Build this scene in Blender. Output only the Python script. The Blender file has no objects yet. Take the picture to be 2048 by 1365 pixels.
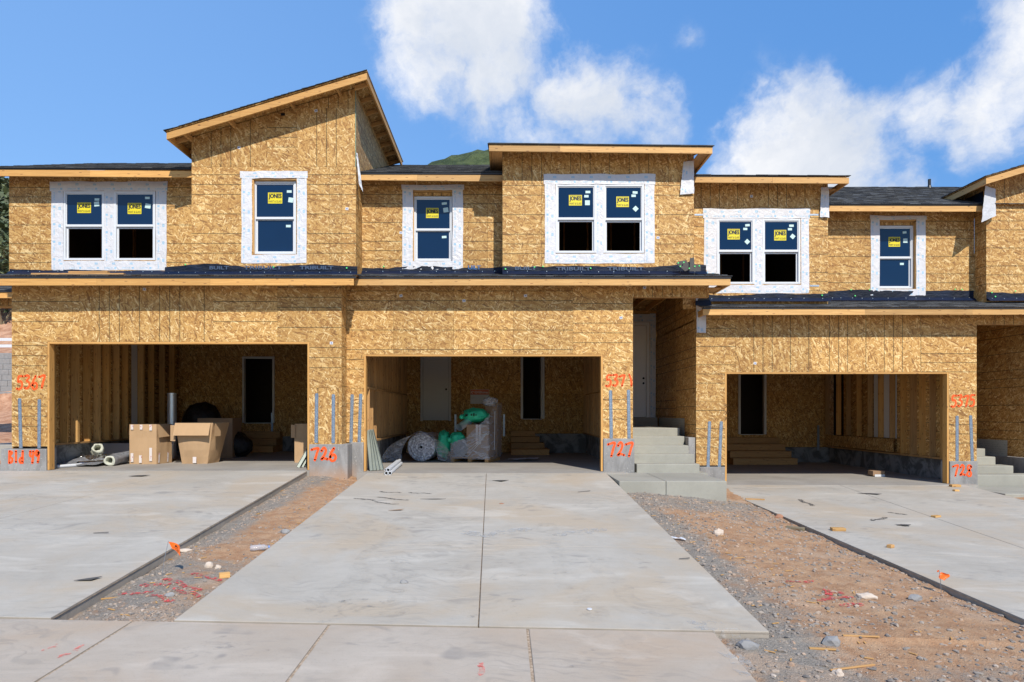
import bpy, bmesh, math, random
from mathutils import Vector, Matrix, noise
R = math.radians
random.seed(7)
S = bpy.context.scene
COL = S.collection
# ---------------------------------------------------------------- camera
F, CX, HY, EYE = 1365.33, 1005.0, 826.0, 1.7       # focal length and vanishing point measured in the photograph (2048 px wide)
cam_d = bpy.data.cameras.new('camera'); cam = bpy.data.objects.new('camera', cam_d); COL.objects.link(cam)
cam.location = (0, 0, EYE); cam.rotation_euler = (R(90), 0, 0)
cam_d.lens = 24; cam_d.sensor_width = 36; cam_d.shift_x = (1024-CX)/2048; cam_d.shift_y = (HY-682.5)/2048
cam_d.clip_end = 5000; S.camera = cam
# ---------------------------------------------------------------- light
SUN = Vector((.33, -1, .97)).normalized()
elev = math.asin(SUN.z); azi = math.atan2(SUN.x, SUN.y)
W = bpy.data.worlds.new('World'); S.world = W; W.use_nodes = True
sd = bpy.data.lights.new('sun', 'SUN'); sd.energy = 5.0; sd.angle = R(.53); sd.color = (1, .935, .83)
sun = bpy.data.objects.new('sun', sd); COL.objects.link(sun)
sun.rotation_euler = (-SUN).to_track_quat('-Z', 'Y').to_euler(); sun.location = (5, -10, 20)
S.view_settings.view_transform = 'Standard'; S.view_settings.look = 'None'
S.view_settings.exposure = 0.0; S.view_settings.gamma = 1; S.view_settings.use_curve_mapping = False
SKY_STRENGTH = .15

class NT:
    """small helper to write node trees tersely"""
    def __init__(s, tree): s.t = tree; s.n = tree.nodes; s.l = tree.links
    def add(s, typ, **kw):
        n = s.n.new(typ)
        for k, v in kw.items(): setattr(n, k, v)
        return n
    def put(s, sock, v):
        if isinstance(v, bpy.types.NodeSocket): s.l.new(v, sock)
        elif v is not None:
            try: sock.default_value = v
            except Exception:
                try: sock.default_value = (*v, 1)
                except Exception: sock.default_value = (v, v, v)
    def math(s, op, a, b=None, c=None, clamp=False):
        n = s.add('ShaderNodeMath', operation=op, use_clamp=clamp)
        s.put(n.inputs[0], a); s.put(n.inputs[1], b)
        if c is not None: s.put(n.inputs[2], c)
        return n.outputs[0]
    def vmath(s, op, a, b=None, out=0):
        n = s.add('ShaderNodeVectorMath', operation=op); s.put(n.inputs[0], a)
        if b is not None:
            if op == 'SCALE': s.put(n.inputs[3], b)
            else: s.put(n.inputs[1], b)
        return n.outputs[out]
    def mix(s, f, a, b, blend='MIX'):
        n = s.add('ShaderNodeMix', data_type='RGBA', blend_type=blend); s.put(n.inputs[0], f)
        for i, v in ((6, a), (7, b)):
            s.put(n.inputs[i], v if isinstance(v, bpy.types.NodeSocket) or len(v) == 4 else (*v, 1))
        return n.outputs[2]
    def noise(s, vec, scale, detail=3, rough=.5, dist=0, out=0, dim='3D'):
        n = s.add('ShaderNodeTexNoise', noise_dimensions=dim); s.put(n.inputs['Vector'], vec)
        n.inputs['Scale'].default_value = scale; n.inputs['Detail'].default_value = detail
        n.inputs['Roughness'].default_value = rough; n.inputs['Distortion'].default_value = dist
        return n.outputs[out]
    def vor(s, vec, scale, out='Color', feature='F1', dim='3D', rand=1):
        n = s.add('ShaderNodeTexVoronoi', voronoi_dimensions=dim, feature=feature); s.put(n.inputs['Vector'], vec)
        n.inputs['Scale'].default_value = scale; n.inputs['Randomness'].default_value = rand
        return n.outputs[out]
    def ramp(s, f, stops):
        n = s.add('ShaderNodeValToRGB'); s.put(n.inputs[0], f); e = n.color_ramp.elements
        while len(e) > 1: e.remove(e[-1])
        for i, (p, c) in enumerate(stops):
            if i == 0: e[0].position = p
            else: e.new(p)
            e[i].color = (c, c, c, 1) if not hasattr(c, '__len__') else (*c, 1)
        return n.outputs[0]
    def step(s, v, a, b):
        n = s.add('ShaderNodeMapRange', interpolation_type='SMOOTHSTEP'); s.put(n.inputs[0], v)
        s.put(n.inputs[1], a); s.put(n.inputs[2], b); return n.outputs[0]
    def sep(s, v):
        n = s.add('ShaderNodeSeparateXYZ'); s.put(n.inputs[0], v); return n.outputs
    def comb(s, x=0, y=0, z=0):
        n = s.add('ShaderNodeCombineXYZ'); s.put(n.inputs[0], x); s.put(n.inputs[1], y); s.put(n.inputs[2], z); return n.outputs[0]
    def mapping(s, v, rot=(0,0,0), scale=(1,1,1), loc=(0,0,0)):
        n = s.add('ShaderNodeMapping'); s.put(n.inputs[0], v)
        s.put(n.inputs[1], loc); s.put(n.inputs[2], rot); s.put(n.inputs[3], scale); return n.outputs[0]

# sky: Nishita plus broken cumulus, everything a function of world direction
w = NT(W.node_tree); w.n.clear()
sky = w.add('ShaderNodeTexSky', sky_type='NISHITA', sun_disc=False, sun_elevation=elev, sun_rotation=azi, altitude=1400, air_density=1.6, dust_density=.0, ozone_density=2.2)
dirv = w.add('ShaderNodeTexCoord').outputs['Generated']
nrm = w.vmath('NORMALIZE', dirv)
warp = w.noise(nrm, 3.2, 7, .6, out=1)
wv = w.vmath('ADD', nrm, w.vmath('SCALE', w.vmath('SUBTRACT', warp, (.5,.5,.5)), .25))
def cdir(px, py): return Vector(((px-CX)/F, 1, (HY-py)/F)).normalized()
blobs = [(960,45,135,1.05),(870,70,75,.9),(880,165,78,.85),(1000,150,100,1),(1100,140,60,.7),(1175,160,85,.95),(1245,225,80,.9),(1060,250,60,.7),(1150,250,60,.6),
         (1560,300,112,1.2),(1500,235,68,.9),(1640,290,112,1.2),(1700,350,85,1.0),(1440,330,60,.6),(1850,225,58,.7),(1925,190,70,.85),(2005,140,82,1),(2070,70,95,1),(1985,75,40,.5),(1955,275,62,.55),(2080,260,60,.6),
         (1362,40,30,.22),(1510,110,34,.24)]
tot = None
for (px, py, r, a) in blobs:
    d = cdir(px, py)
    dist = w.vmath('DISTANCE', wv, tuple(d), out=1)
    rr = r/F
    m = w.math('MULTIPLY', w.step(dist, rr*1.75, rr*.15), a)
    tot = m if tot is None else w.math('MAXIMUM', tot, m)
# sparse clouds in the rest of the sky, outside of the frame
z = w.sep(nrm)
fld = w.vmath('DIVIDE', nrm, w.comb(w.math('ADD', w.math('MAXIMUM', z[2], 0), .25), w.math('ADD', w.math('MAXIMUM', z[2], 0), .25), 1.0))
gen = w.noise(fld, 1.6, 6, .58)
away = w.step(z[1], .35, -.05)
genm = w.math('MULTIPLY', w.step(gen, .66, .80), away)
tot = w.math('MAXIMUM', tot, genm)
fine = w.noise(wv, 9, 9, .62)
fine2 = w.noise(nrm, 30, 6, .6)
dens = w.math('ADD', w.math('MULTIPLY', tot, 1.25), w.math('MULTIPLY', w.math('SUBTRACT', w.math('ADD', fine, w.math('MULTIPLY', fine2, .35)), .68), 2.1))
alpha = w.step(dens, .12, 1.28)
alpha = w.math('MULTIPLY', alpha, w.step(tot, 0.0, .3))
shade = w.step(w.noise(wv, 6, 5, .55), .3, .75)
ccol = w.mix(shade, (4.6, 5.0, 5.7), (6.9, 6.9, 7.0))
bg = w.add('ShaderNodeBackground'); bg.inputs[1].default_value = SKY_STRENGTH
hsv = w.add('ShaderNodeHueSaturation'); w.put(hsv.inputs['Color'], sky.outputs[0]); hsv.inputs['Saturation'].default_value = 1.28; hsv.inputs['Value'].default_value = 1.0
# clear mountain air: Nishita evened out towards the deep blue of the photograph, a little paler on the left
haze_c = w.mix(w.step(w.sep(nrm)[0], -.75, .65), (1.75, 3.35, 6.7), (.80, 2.25, 5.6))
lowf = w.math('MULTIPLY', w.step(w.sep(nrm)[2], -.02, .12), .66)
clear = w.mix(lowf, hsv.outputs[0], haze_c)
w.l.new(w.mix(alpha, clear, ccol), bg.inputs[0])
w.l.new(bg.outputs[0], w.add('ShaderNodeOutputWorld').inputs[0])

# ---------------------------------------------------------------- measuring
def X(px, D): return (px-CX)*D/F
def Z(py, D): return EYE+(HY-py)*D/F
D1, D2, D3 = 13.77, 14.2, 15.16            # garage fronts of the three houses
B1, B2, B3 = 14.15, 14.2, 15.16            # upper bays
U1, U3 = 14.8, 15.8                        # recessed upper walls
OH = .45                                    # eave overhang
SEAM = 5.516

# ---------------------------------------------------------------- materials
MATS = {}
def mat(name, col=(.5,.5,.5), rough=.7, metal=0, build=None, bump=None, spec=None, **kw):
    m = bpy.data.materials.new(name); m.use_nodes = True; t = NT(m.node_tree)
    b = t.n['Principled BSDF']; b.inputs['Base Color'].default_value = (*col, 1)
    b.inputs['Roughness'].default_value = rough; b.inputs['Metallic'].default_value = metal
    if spec is not None: b.inputs['Specular IOR Level'].default_value = spec
    for k, v in kw.items(): b.inputs[k.replace('_', ' ')].default_value = v
    if build:
        r = build(t, b)
        if r is not None: t.put(b.inputs['Base Color'], r)
    MATS[name] = m; return m
def bumpto(t, b, h, strength=.3, dist=.01):
    n = t.add('ShaderNodeBump'); n.inputs['Strength'].default_value = strength; n.inputs['Distance'].default_value = dist
    t.put(n.inputs['Height'], h); t.l.new(n.outputs[0], b.inputs['Normal'])
def oc(t):
    o = t.add('ShaderNodeTexCoord').outputs['Object']; r = t.add('ShaderNodeObjectInfo').outputs['Random']
    return t.vmath('ADD', o, t.comb(t.math('MULTIPLY', r, 37), t.math('MULTIPLY', r, 91), t.math('MULTIPLY', r, 53)))
def pos(t): return t.add('ShaderNodeNewGeometry').outputs['Position']

def osb(t, b, tint=(1,1,1), lines=True):
    uv = t.add('ShaderNodeUVMap', uv_map='UVMap').outputs[0]
    rnd = t.add('ShaderNodeObjectInfo').outputs['Random']
    off = t.comb(t.math('MULTIPLY', rnd, 137), t.math('MULTIPLY', rnd, 311), 0)
    p = t.vmath('ADD', uv, off)
    wn = t.vmath('SCALE', t.vmath('SUBTRACT', t.noise(p, 9, 2, .5, out=1), (.5,.5,.5)), .014)
    p2 = t.vmath('ADD', p, wn)
    n0 = t.noise(t.mapping(p2, scale=(1, 2.2, 1)), 14, 4, .65)
    col = t.mix(t.step(n0, .25, .75), (.43,.24,.082), (.66,.42,.175))
    hgt = n0
    k = 0
    for ang, lx, ly, thr in ((12,.105,.021,.5),(-38,.09,.019,.45),(63,.08,.018,.4),(-8,.12,.024,.42),(38,.085,.021,.32),(-70,.07,.018,.26),(22,.15,.027,.2)):
        k += 1
        q = t.mapping(p2, rot=(0,0,R(ang)), loc=(k*3.7, k*1.3, 0))
        q = t.mapping(q, scale=(1/lx, 1/ly, 1))
        c = t.vor(q, 1.0, 'Color', dim='2D')
        s = t.sep(c)
        m = t.step(s[0], thr, thr-.08)
        fc = t.ramp(s[1], [(0,(.17,.07,.02)),(.2,(.36,.175,.055)),(.5,(.53,.31,.115)),(.78,(.70,.46,.20)),(1,(1.0,.82,.54))])
        col = t.mix(t.math('MULTIPLY', m, .88), col, fc)
        hgt = t.math('ADD', hgt, t.math('MULTIPLY', m, t.math('MULTIPLY', s[1], .5)))
    sp = t.noise(p, 60, 3, .7)
    col = t.mix(t.step(sp, .62, .75), col, (.22,.10,.035))
    col = t.mix(t.math('MULTIPLY', t.step(t.noise(t.mapping(p2, scale=(1,2.4,1)), 26, 4, .7), .56, .68), .55), col, (.30,.145,.045))
    big = t.noise(p, 1.3, 3, .5)
    col = t.mix(.16, col, t.mix(big, (.30,.15,.05), (.85,.62,.34)))
    hv = t.add('ShaderNodeHueSaturation'); t.put(hv.inputs['Color'], col)
    hv.inputs['Saturation'].default_value = 1.0
    t.put(hv.inputs['Value'], t.math('ADD', .87, t.math('MULTIPLY', rnd, .24)))
    col = hv.outputs[0]
    if lines:
        v = t.sep(uv)[1]; u = t.sep(uv)[0]
        def ln(sp_):
            f = t.math('PINGPONG', t.math('ADD', v, .0005), sp_/2)   # distance to nearest multiple
            return t.math('LESS_THAN', f, .0062)
        m = t.math('MAXIMUM', ln(.4064), ln(.6096))
        br = t.noise(t.comb(t.math('MULTIPLY', u, 5), t.math('FLOOR', t.math('MULTIPLY', v, 4.92)), 0), 3, 2, .5)
        m = t.math('MULTIPLY', m, t.step(br, .25, .42))
        m = t.math('MULTIPLY', m, t.math('GREATER_THAN', v, .05))
        col = t.mix(t.math('MULTIPLY', m, .86), col, (.02,.035,.02))
    bumpto(t, b, hgt, .45, .006)
    return t.mix(1, col, [c*k for c,k in zip(tint,(.90,.835,.645))], 'MULTIPLY')
mat('osb', rough=.62, build=lambda t,b: osb(t,b), spec=.35)
mat('osb_plain', rough=.75, build=lambda t,b: osb(t,b,(1.0,.98,.95),False), spec=.25)
def wood(c1, c2, scale=1):
    c1=[x*k for x,k in zip(c1,(.86,.80,.60))]; c2=[x*k for x,k in zip(c2,(.88,.82,.62))]
    def f(t, b):
        p = oc(t)
        # grain runs along the longest local axis: vertical and horizontal boards use their own mapping in UV
        uv = t.add('ShaderNodeUVMap', uv_map='UVMap').outputs[0]
        rnd = t.add('ShaderNodeObjectInfo').outputs['Random']
        q = t.vmath('ADD', uv, t.comb(t.math('MULTIPLY', rnd, 71), t.math('MULTIPLY', rnd, 39), 0))
        g = t.noise(t.mapping(q, scale=(1.2, 42, 1)), 1.6*scale, 5, .6, .3)
        g2 = t.noise(t.mapping(q, scale=(.6, 9, 1)), 1.5*scale, 3, .5)
        c = t.mix(t.step(g, .3, .72), c1, c2)
        c = t.mix(t.math('MULTIPLY', t.step(g2, .45, .75), .35), c, [x*.72 for x in c1])
        kd = t.vor(t.mapping(q, scale=(2.2, 9, 1)), 1.0, 'Distance', dim='2D')
        c = t.mix(t.math('MULTIPLY', t.step(kd, .085, .05), .8), c, (.22,.09,.03))
        hv = t.add('ShaderNodeHueSaturation'); t.put(hv.inputs['Color'], c); t.put(hv.inputs['Value'], t.math('ADD', .80, t.math('MULTIPLY', rnd, .38)))
        bumpto(t, b, g, .15, .003); return hv.outputs[0]
    return f
mat('lumber', rough=.65, build=wood((.56,.32,.135), (.74,.48,.235)))
mat('lumber_orange', rough=.65, build=wood((.60,.32,.11), (.76,.46,.19)))
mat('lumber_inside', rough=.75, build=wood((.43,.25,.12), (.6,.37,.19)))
mat('lumber_grey', rough=.8, build=wood((.25,.22,.19), (.4,.36,.3)))
def shingle(t, b):
    uv = t.add('ShaderNodeUVMap', uv_map='UVMap').outputs[0]
    wn = t.add('ShaderNodeTexWhiteNoise', noise_dimensions='2D'); t.put(wn.inputs[0], uv)
    c = t.ramp(wn.outputs[0], [(0,(.014,.015,.018)),(.5,(.045,.048,.054)),(1,(.13,.135,.14))])
    n = t.noise(pos(t), 240, 3, .7)
    c = t.mix(t.step(n, .5, .8), c, (.14,.145,.15)); bumpto(t, b, n, .5, .004); return c
mat('shingles', rough=.85, build=shingle, spec=.3)
mat('shingle_scrap', (.06,.06,.06), .85, build=lambda t,b: t.mix(t.noise(oc(t), 90, 3), (.03,.03,.03), (.14,.13,.12)))
def membrane(t, b):
    p = oc(t); n = t.noise(t.mapping(p, scale=(1,1,2.4)), 4, 6, .65, 1.5); bumpto(t, b, n, .9, .03)
    m = t.noise(p, 3, 3); return t.mix(t.step(m,.4,.7), (.005,.009,.020), (.008,.016,.040))
mat('membrane', rough=.55, build=membrane, spec=.25)
mat('metal_flashing', (.012,.022,.055), .5, spec=.2, build=lambda t,b: t.mix(t.noise(oc(t), 8, 3), (.003,.009,.028), (.005,.014,.045)))
mat('drip_edge', (.02,.02,.022), .4)
mat('green_cap', (.12,.75,.2), .4); mat('nail_head', (.75,.75,.72), .3, 1)
mat('membrane_print', (.045,.075,.135), .6)
mat('membrane_print_blue', (.03,.11,.28), .5)
def wrapf(base=(.66,.655,.675), prints=True):
    def f(t, b):
        uv = t.add('ShaderNodeUVMap', uv_map='UVMap').outputs[0]; s = t.sep(uv); u, v = s[0], s[1]
        p = oc(t)
        n = t.noise(p, 5, 5, .6, 1.6); n2 = t.noise(t.mapping(p, scale=(1,1,.4)), 15, 3, .5, .8)
        bumpto(t, b, t.math('ADD', n, t.math('MULTIPLY', n2, .3)), .55, .04)
        c = t.mix(t.step(n, .35, .7), [x*.93 for x in base], base)
        if prints:
            fr = t.math('FRACT', t.math('DIVIDE', u, .38)); fr2 = t.math('FRACT', t.math('ADD', t.math('DIVIDE', u, .38), .5))
            def band(x, a, z_): return t.math('MULTIPLY', t.math('GREATER_THAN', x, a), t.math('LESS_THAN', x, z_))
            m1 = t.math('MULTIPLY', band(fr, .1, .27), band(v, .60, .80))
            core = t.math('MULTIPLY', band(fr, .14, .23), band(v, .66, .74))
            m1 = t.math('SUBTRACT', m1, t.math('MULTIPLY', core, .45))
            nz = t.noise(t.comb(t.math('MULTIPLY', u, 60), t.math('MULTIPLY', v, 6), 0), 1.0, 1)
            m2 = t.math('MULTIPLY', t.math('MULTIPLY', band(fr2, .15, .62), band(v, .17, .30)), t.step(nz, .38, .5))
            m1b = t.math('MULTIPLY', band(fr2, .72, .84), band(v, .14, .34))
            m = t.math('MAXIMUM', t.math('MAXIMUM', m1, m1b), t.math('MULTIPLY', m2, .65), clamp=True)
            c = t.mix(t.math('MULTIPLY', m, .6), c, (.10,.42,.66))
        return c
    return f
mat('wrap', rough=.45, build=wrapf())
mat('wrap_plain', rough=.5, build=wrapf((.58,.60,.64), False))
mat('wrap_print', (.10,.16,.38), .6)
mat('vinyl', (.66,.68,.71), .35)
mat('glass_blue', (.0035,.026,.085), .06, spec=.6, build=lambda t,b: t.mix(t.noise(oc(t), 1.2, 3), (.0012,.012,.042), (.002,.019,.062)))
mat('glass_top', (.05,.17,.24), .08)
mat('sticker_yellow', (.72,.60,.012), .5); mat('sticker_ink', (.012,.016,.02), .5)
mat('sticker_pale', (.52,.70,.68), .5)
mat('tag_white', (.60,.61,.63), .6)
def spray(c):
    def f(t, b):
        n = t.noise(pos(t), 40, 3, .6); return t.mix(t.step(n, .3, .8), c, [min(1, x*1.25+.02) for x in c])
    return f
mat('spray_orange', rough=.55, build=spray((.92,.085,.003)))
def dusty(c, lo=.5, hi=.62, sc=28):
    def f(t, b):
        n = t.noise(pos(t), sc, 5, .7); t.put(b.inputs['Alpha'], t.step(n, lo, hi)); return c
    return f
mat('ground_paint', rough=.9, build=dusty((.55,.075,.07,1), .46, .60))
mat('pink_paint', rough=.9, build=dusty((.85,.27,.22,1), .40, .7))
mat('chalk', rough=.9, build=dusty((.50,.49,.465,1), .40, .75, 6))
mat('black_scuff', rough=.9, build=dusty((.05,.05,.05,1), .42, .60, 34))
def galv(t, b):
    c = t.vor(oc(t), 60, 'Color'); s = t.sep(c)[0]; return t.mix(s, (.30,.36,.43), (.48,.54,.60))
mat('galvanised', rough=.42, metal=.75, build=galv)
def holed(t, b):
    uv = t.add('ShaderNodeUVMap', uv_map='UVMap').outputs[0]; s = t.sep(uv)
    a = t.math('FRACT', t.math('DIVIDE', s[0], .044)); c = t.math('FRACT', t.math('DIVIDE', s[1], .028))
    d = t.math('ADD', t.math('POWER', t.math('SUBTRACT', a, .5), 2), t.math('POWER', t.math('SUBTRACT', c, .5), 2))
    n = t.sep(t.vor(oc(t), 70, 'Color'))[0]
    base = t.mix(n, (.17,.23,.31), (.33,.40,.49))
    return t.mix(t.math('LESS_THAN', d, .03), base, (.06,.07,.08))
mat('strap_steel', rough=.45, metal=.55, build=holed)
mat('spiral_duct', (.66,.70,.74), .38, .7)
def concrete(c1, c2, stain=.3, dusk=None, fine=True, warm=None):
    def f(t, b):
        p = pos(t); n = t.noise(p, .8, 6, .6, .4); n2 = t.noise(p, 9, 5, .65); n3 = t.noise(p, 150, 2, .6)
        c = t.mix(t.step(n, .3, .7), c1, c2)
        c = t.mix(t.math('MULTIPLY', t.step(n2, .42, .75), .16), c, [x*.7 for x in c1])
        if warm:
            c = t.mix(t.math('MULTIPLY', t.step(t.noise(t.vmath('ADD', p, (31,7,3)), .55, 5, .6, .6), .42, .66), .8), c, warm)
            c = t.mix(t.math('MULTIPLY', t.step(t.noise(t.mapping(t.vmath('ADD', p, (3,17,1)), scale=(.5,1.3,1)), 1.3, 5, .6, 1.0), .52, .70), .5), c, [min(1, x*1.22) for x in c2])
        # trowel arcs and broom streaks
        st = t.noise(t.mapping(p, rot=(0,0,R(7)), scale=(.7,6,1)), 1.6, 5, .6, .6)
        c = t.mix(t.math('MULTIPLY', t.step(st, .5, .78), .13), c, [x*.55 for x in c1])
        if stain:
            wv_ = t.vmath('ADD', p, t.vmath('SCALE', t.noise(p, 1.4, 2, .5, out=1), .9))
            q = t.vor(t.mapping(wv_, rot=(0,0,R(25)), scale=(3.2,6.5,1)), 1.0, 'Distance', feature='SMOOTH_F1')
            sm = t.step(q, .36, .16)
            msk = t.step(t.noise(p, .75, 4, .6), .50, .64)
            c = t.mix(t.math('MULTIPLY', t.math('MULTIPLY', sm, msk), stain), c, (.17,.165,.16))
            q2 = t.noise(t.mapping(wv_, scale=(1.2,2.6,1)), 3.5, 5, .6, 1.8)
            c = t.mix(t.math('MULTIPLY', t.math('MULTIPLY', t.step(q2, .56, .7), msk), stain*.8), c, (.2,.195,.19))
        if stain:
            wq = t.vmath('ADD', p, t.vmath('SCALE', t.vmath('SUBTRACT', t.noise(p, .9, 3, .55, out=1), (.5,.5,.5)), 1.6))
            sw = t.noise(t.mapping(wq, rot=(0,0,R(-12)), scale=(1.2,7,1)), 2.2, 4, .6, .4)
            pm = t.step(t.noise(t.vmath('ADD', p, (4,8,2)), .5, 4, .55), .44, .62)
            c = t.mix(t.math('MULTIPLY', t.math('MULTIPLY', t.step(sw, .47, .66), pm), .30), c, (.19,.18,.165))
            br = t.noise(t.mapping(p, scale=(1,90,1)), 2.0, 2, .5)
            c = t.mix(t.math('MULTIPLY', t.step(br, .52, .68), .09), c, (.2,.19,.17))
        c = t.mix(t.math('MULTIPLY', t.step(n3, .64, .72), .6), c, (.13,.115,.10))
        bumpto(t, b, t.math('ADD', n2, t.math('MULTIPLY', n3, .35)), .22, .004)
        return c
    return f
mat('concrete_drive', rough=.85, build=concrete((.385,.35,.295), (.45,.42,.365), .42, warm=(.43,.35,.255)))
mat('concrete_walk', rough=.88, build=concrete((.40,.335,.265), (.455,.395,.325), .50, warm=(.43,.325,.23)))
mat('concrete_step', rough=.85, build=concrete((.285,.275,.235), (.36,.35,.30), 0))
mat('concrete_slab_side', rough=.92, build=concrete((.27,.235,.19), (.40,.35,.29), .2))
mat('concrete_porch', rough=.88, build=concrete((.31,.30,.265), (.36,.35,.315), .12))
def stem(t, b):
    p = pos(t); n = t.noise(t.mapping(p, scale=(1,1,.35)), 3.5, 6, .65, .6); n2 = t.noise(p, 22, 4, .7)
    c = t.mix(t.step(n, .3, .72), (.19,.185,.18), (.32,.31,.30))
    c = t.mix(t.step(n2, .60, .72), c, (.50,.48,.45)); pit = t.step(t.vor(p, 14, 'Distance'), .09, .04)
    c = t.mix(t.math('MULTIPLY', pit, .7), c, (.07,.065,.06))
    z_ = t.sep(p)[2]
    mud = t.math('MULTIPLY', t.step(t.math('ADD', z_, t.math('MULTIPLY', n, .35)), .92, .52), t.step(t.sep(p)[0], -2.9, -3.2))
    mud = t.math('MULTIPLY', mud, t.step(t.sep(p)[0], -5, -4.2))
    c = t.mix(t.math('MULTIPLY', mud, .75), c, (.42,.26,.16))
    bumpto(t, b, t.math('ADD', n2, pit), .4, .008); return c
mat('stem_wall', rough=.9, build=stem)
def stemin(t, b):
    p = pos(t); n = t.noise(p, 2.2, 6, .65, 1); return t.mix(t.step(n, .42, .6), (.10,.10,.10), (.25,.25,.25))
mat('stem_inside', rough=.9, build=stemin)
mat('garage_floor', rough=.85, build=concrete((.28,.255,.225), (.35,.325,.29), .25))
def soil(t, b):
    p = pos(t); s = t.sep(p)
    n = t.noise(p, .9, 6, .62, .8); n2 = t.noise(p, 6, 6, .7); n3 = t.noise(p, 60, 4, .7)
    red = t.mix(t.step(n2, .3, .7), (.38,.205,.11), (.52,.335,.20))
    grey = t.mix(t.step(n3, .3, .7), (.21,.185,.155), (.36,.32,.27))
    # gravel base lies by the slab edges and under the porch slab
    x, y = s[0], s[1]
    def near(v, c, r): return t.step(t.math('ABSOLUTE', t.math('SUBTRACT', v, c)), r, 0)
    e = t.math('MAXIMUM', near(x, -3.65, .75), near(x, 2.15, .95))
    e = t.math('MAXIMUM', e, t.math('MULTIPLY', t.math('MULTIPLY', t.step(y, 9.2, 11.5), t.step(x, 0, 2)), t.step(x, 5.2, 3.6)))
    e = t.math('MAXIMUM', e, t.math('MULTIPLY', t.step(y, 5.6, 4.4), .75))
    e = t.math('MAXIMUM', e, t.math('MULTIPLY', t.step(y, 8.6, 6.0), t.math('MULTIPLY', t.step(x, 0, -2), .8)))
    m = t.step(t.math('ADD', t.math('MULTIPLY', e, .46), t.math('MULTIPLY', t.math('ADD', n, t.math('MULTIPLY', t.math('SUBTRACT', n2, .5), .55)), .9)), .62, .88)
    c = t.mix(m, red, grey)
    c = t.mix(t.math('MULTIPLY', t.step(t.noise(t.vmath('ADD', p, (5,2,8)), 1.7, 5, .65, .8), .5, .68), .6), c, (.52,.37,.255))
    c = t.mix(t.math('MULTIPLY', t.step(t.noise(p, 130, 3, .7), .58, .72), .6), c, (.54,.44,.35))
    c = t.mix(t.math('MULTIPLY', t.step(t.noise(t.vmath('ADD', p, (9,9,9)), 90, 3, .7), .60, .7), .6), c, (.12,.10,.09))
    bumpto(t, b, t.math('ADD', n3, t.math('MULTIPLY', n2, 1.5)), .9, .025); return c
mat('soil', rough=.95, build=soil, spec=.2)
def cellcol(stops, rough=.9):
    def f(t, b):
        uv = t.add('ShaderNodeUVMap', uv_map='UVMap').outputs[0]
        wn = t.add('ShaderNodeTexWhiteNoise', noise_dimensions='2D'); t.put(wn.inputs[0], uv)
        c = t.ramp(wn.outputs[0], stops); n = t.noise(pos(t), 45, 3, .6); return t.mix(t.math('MULTIPLY', n, .35), c, (.2,.17,.15))
    return f
mat('pebbles', rough=.9, build=cellcol([(0,(.10,.098,.095)),(.25,(.22,.195,.17)),(.55,(.31,.275,.235)),(.75,(.42,.33,.25)),(.93,(.46,.29,.18)),(1,(.58,.49,.40))]))
mat('leaves', rough=.7, build=cellcol([(0,(.02,.035,.008)),(.4,(.05,.085,.02)),(.8,(.09,.14,.03)),(1,(.14,.16,.06))]))
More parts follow.
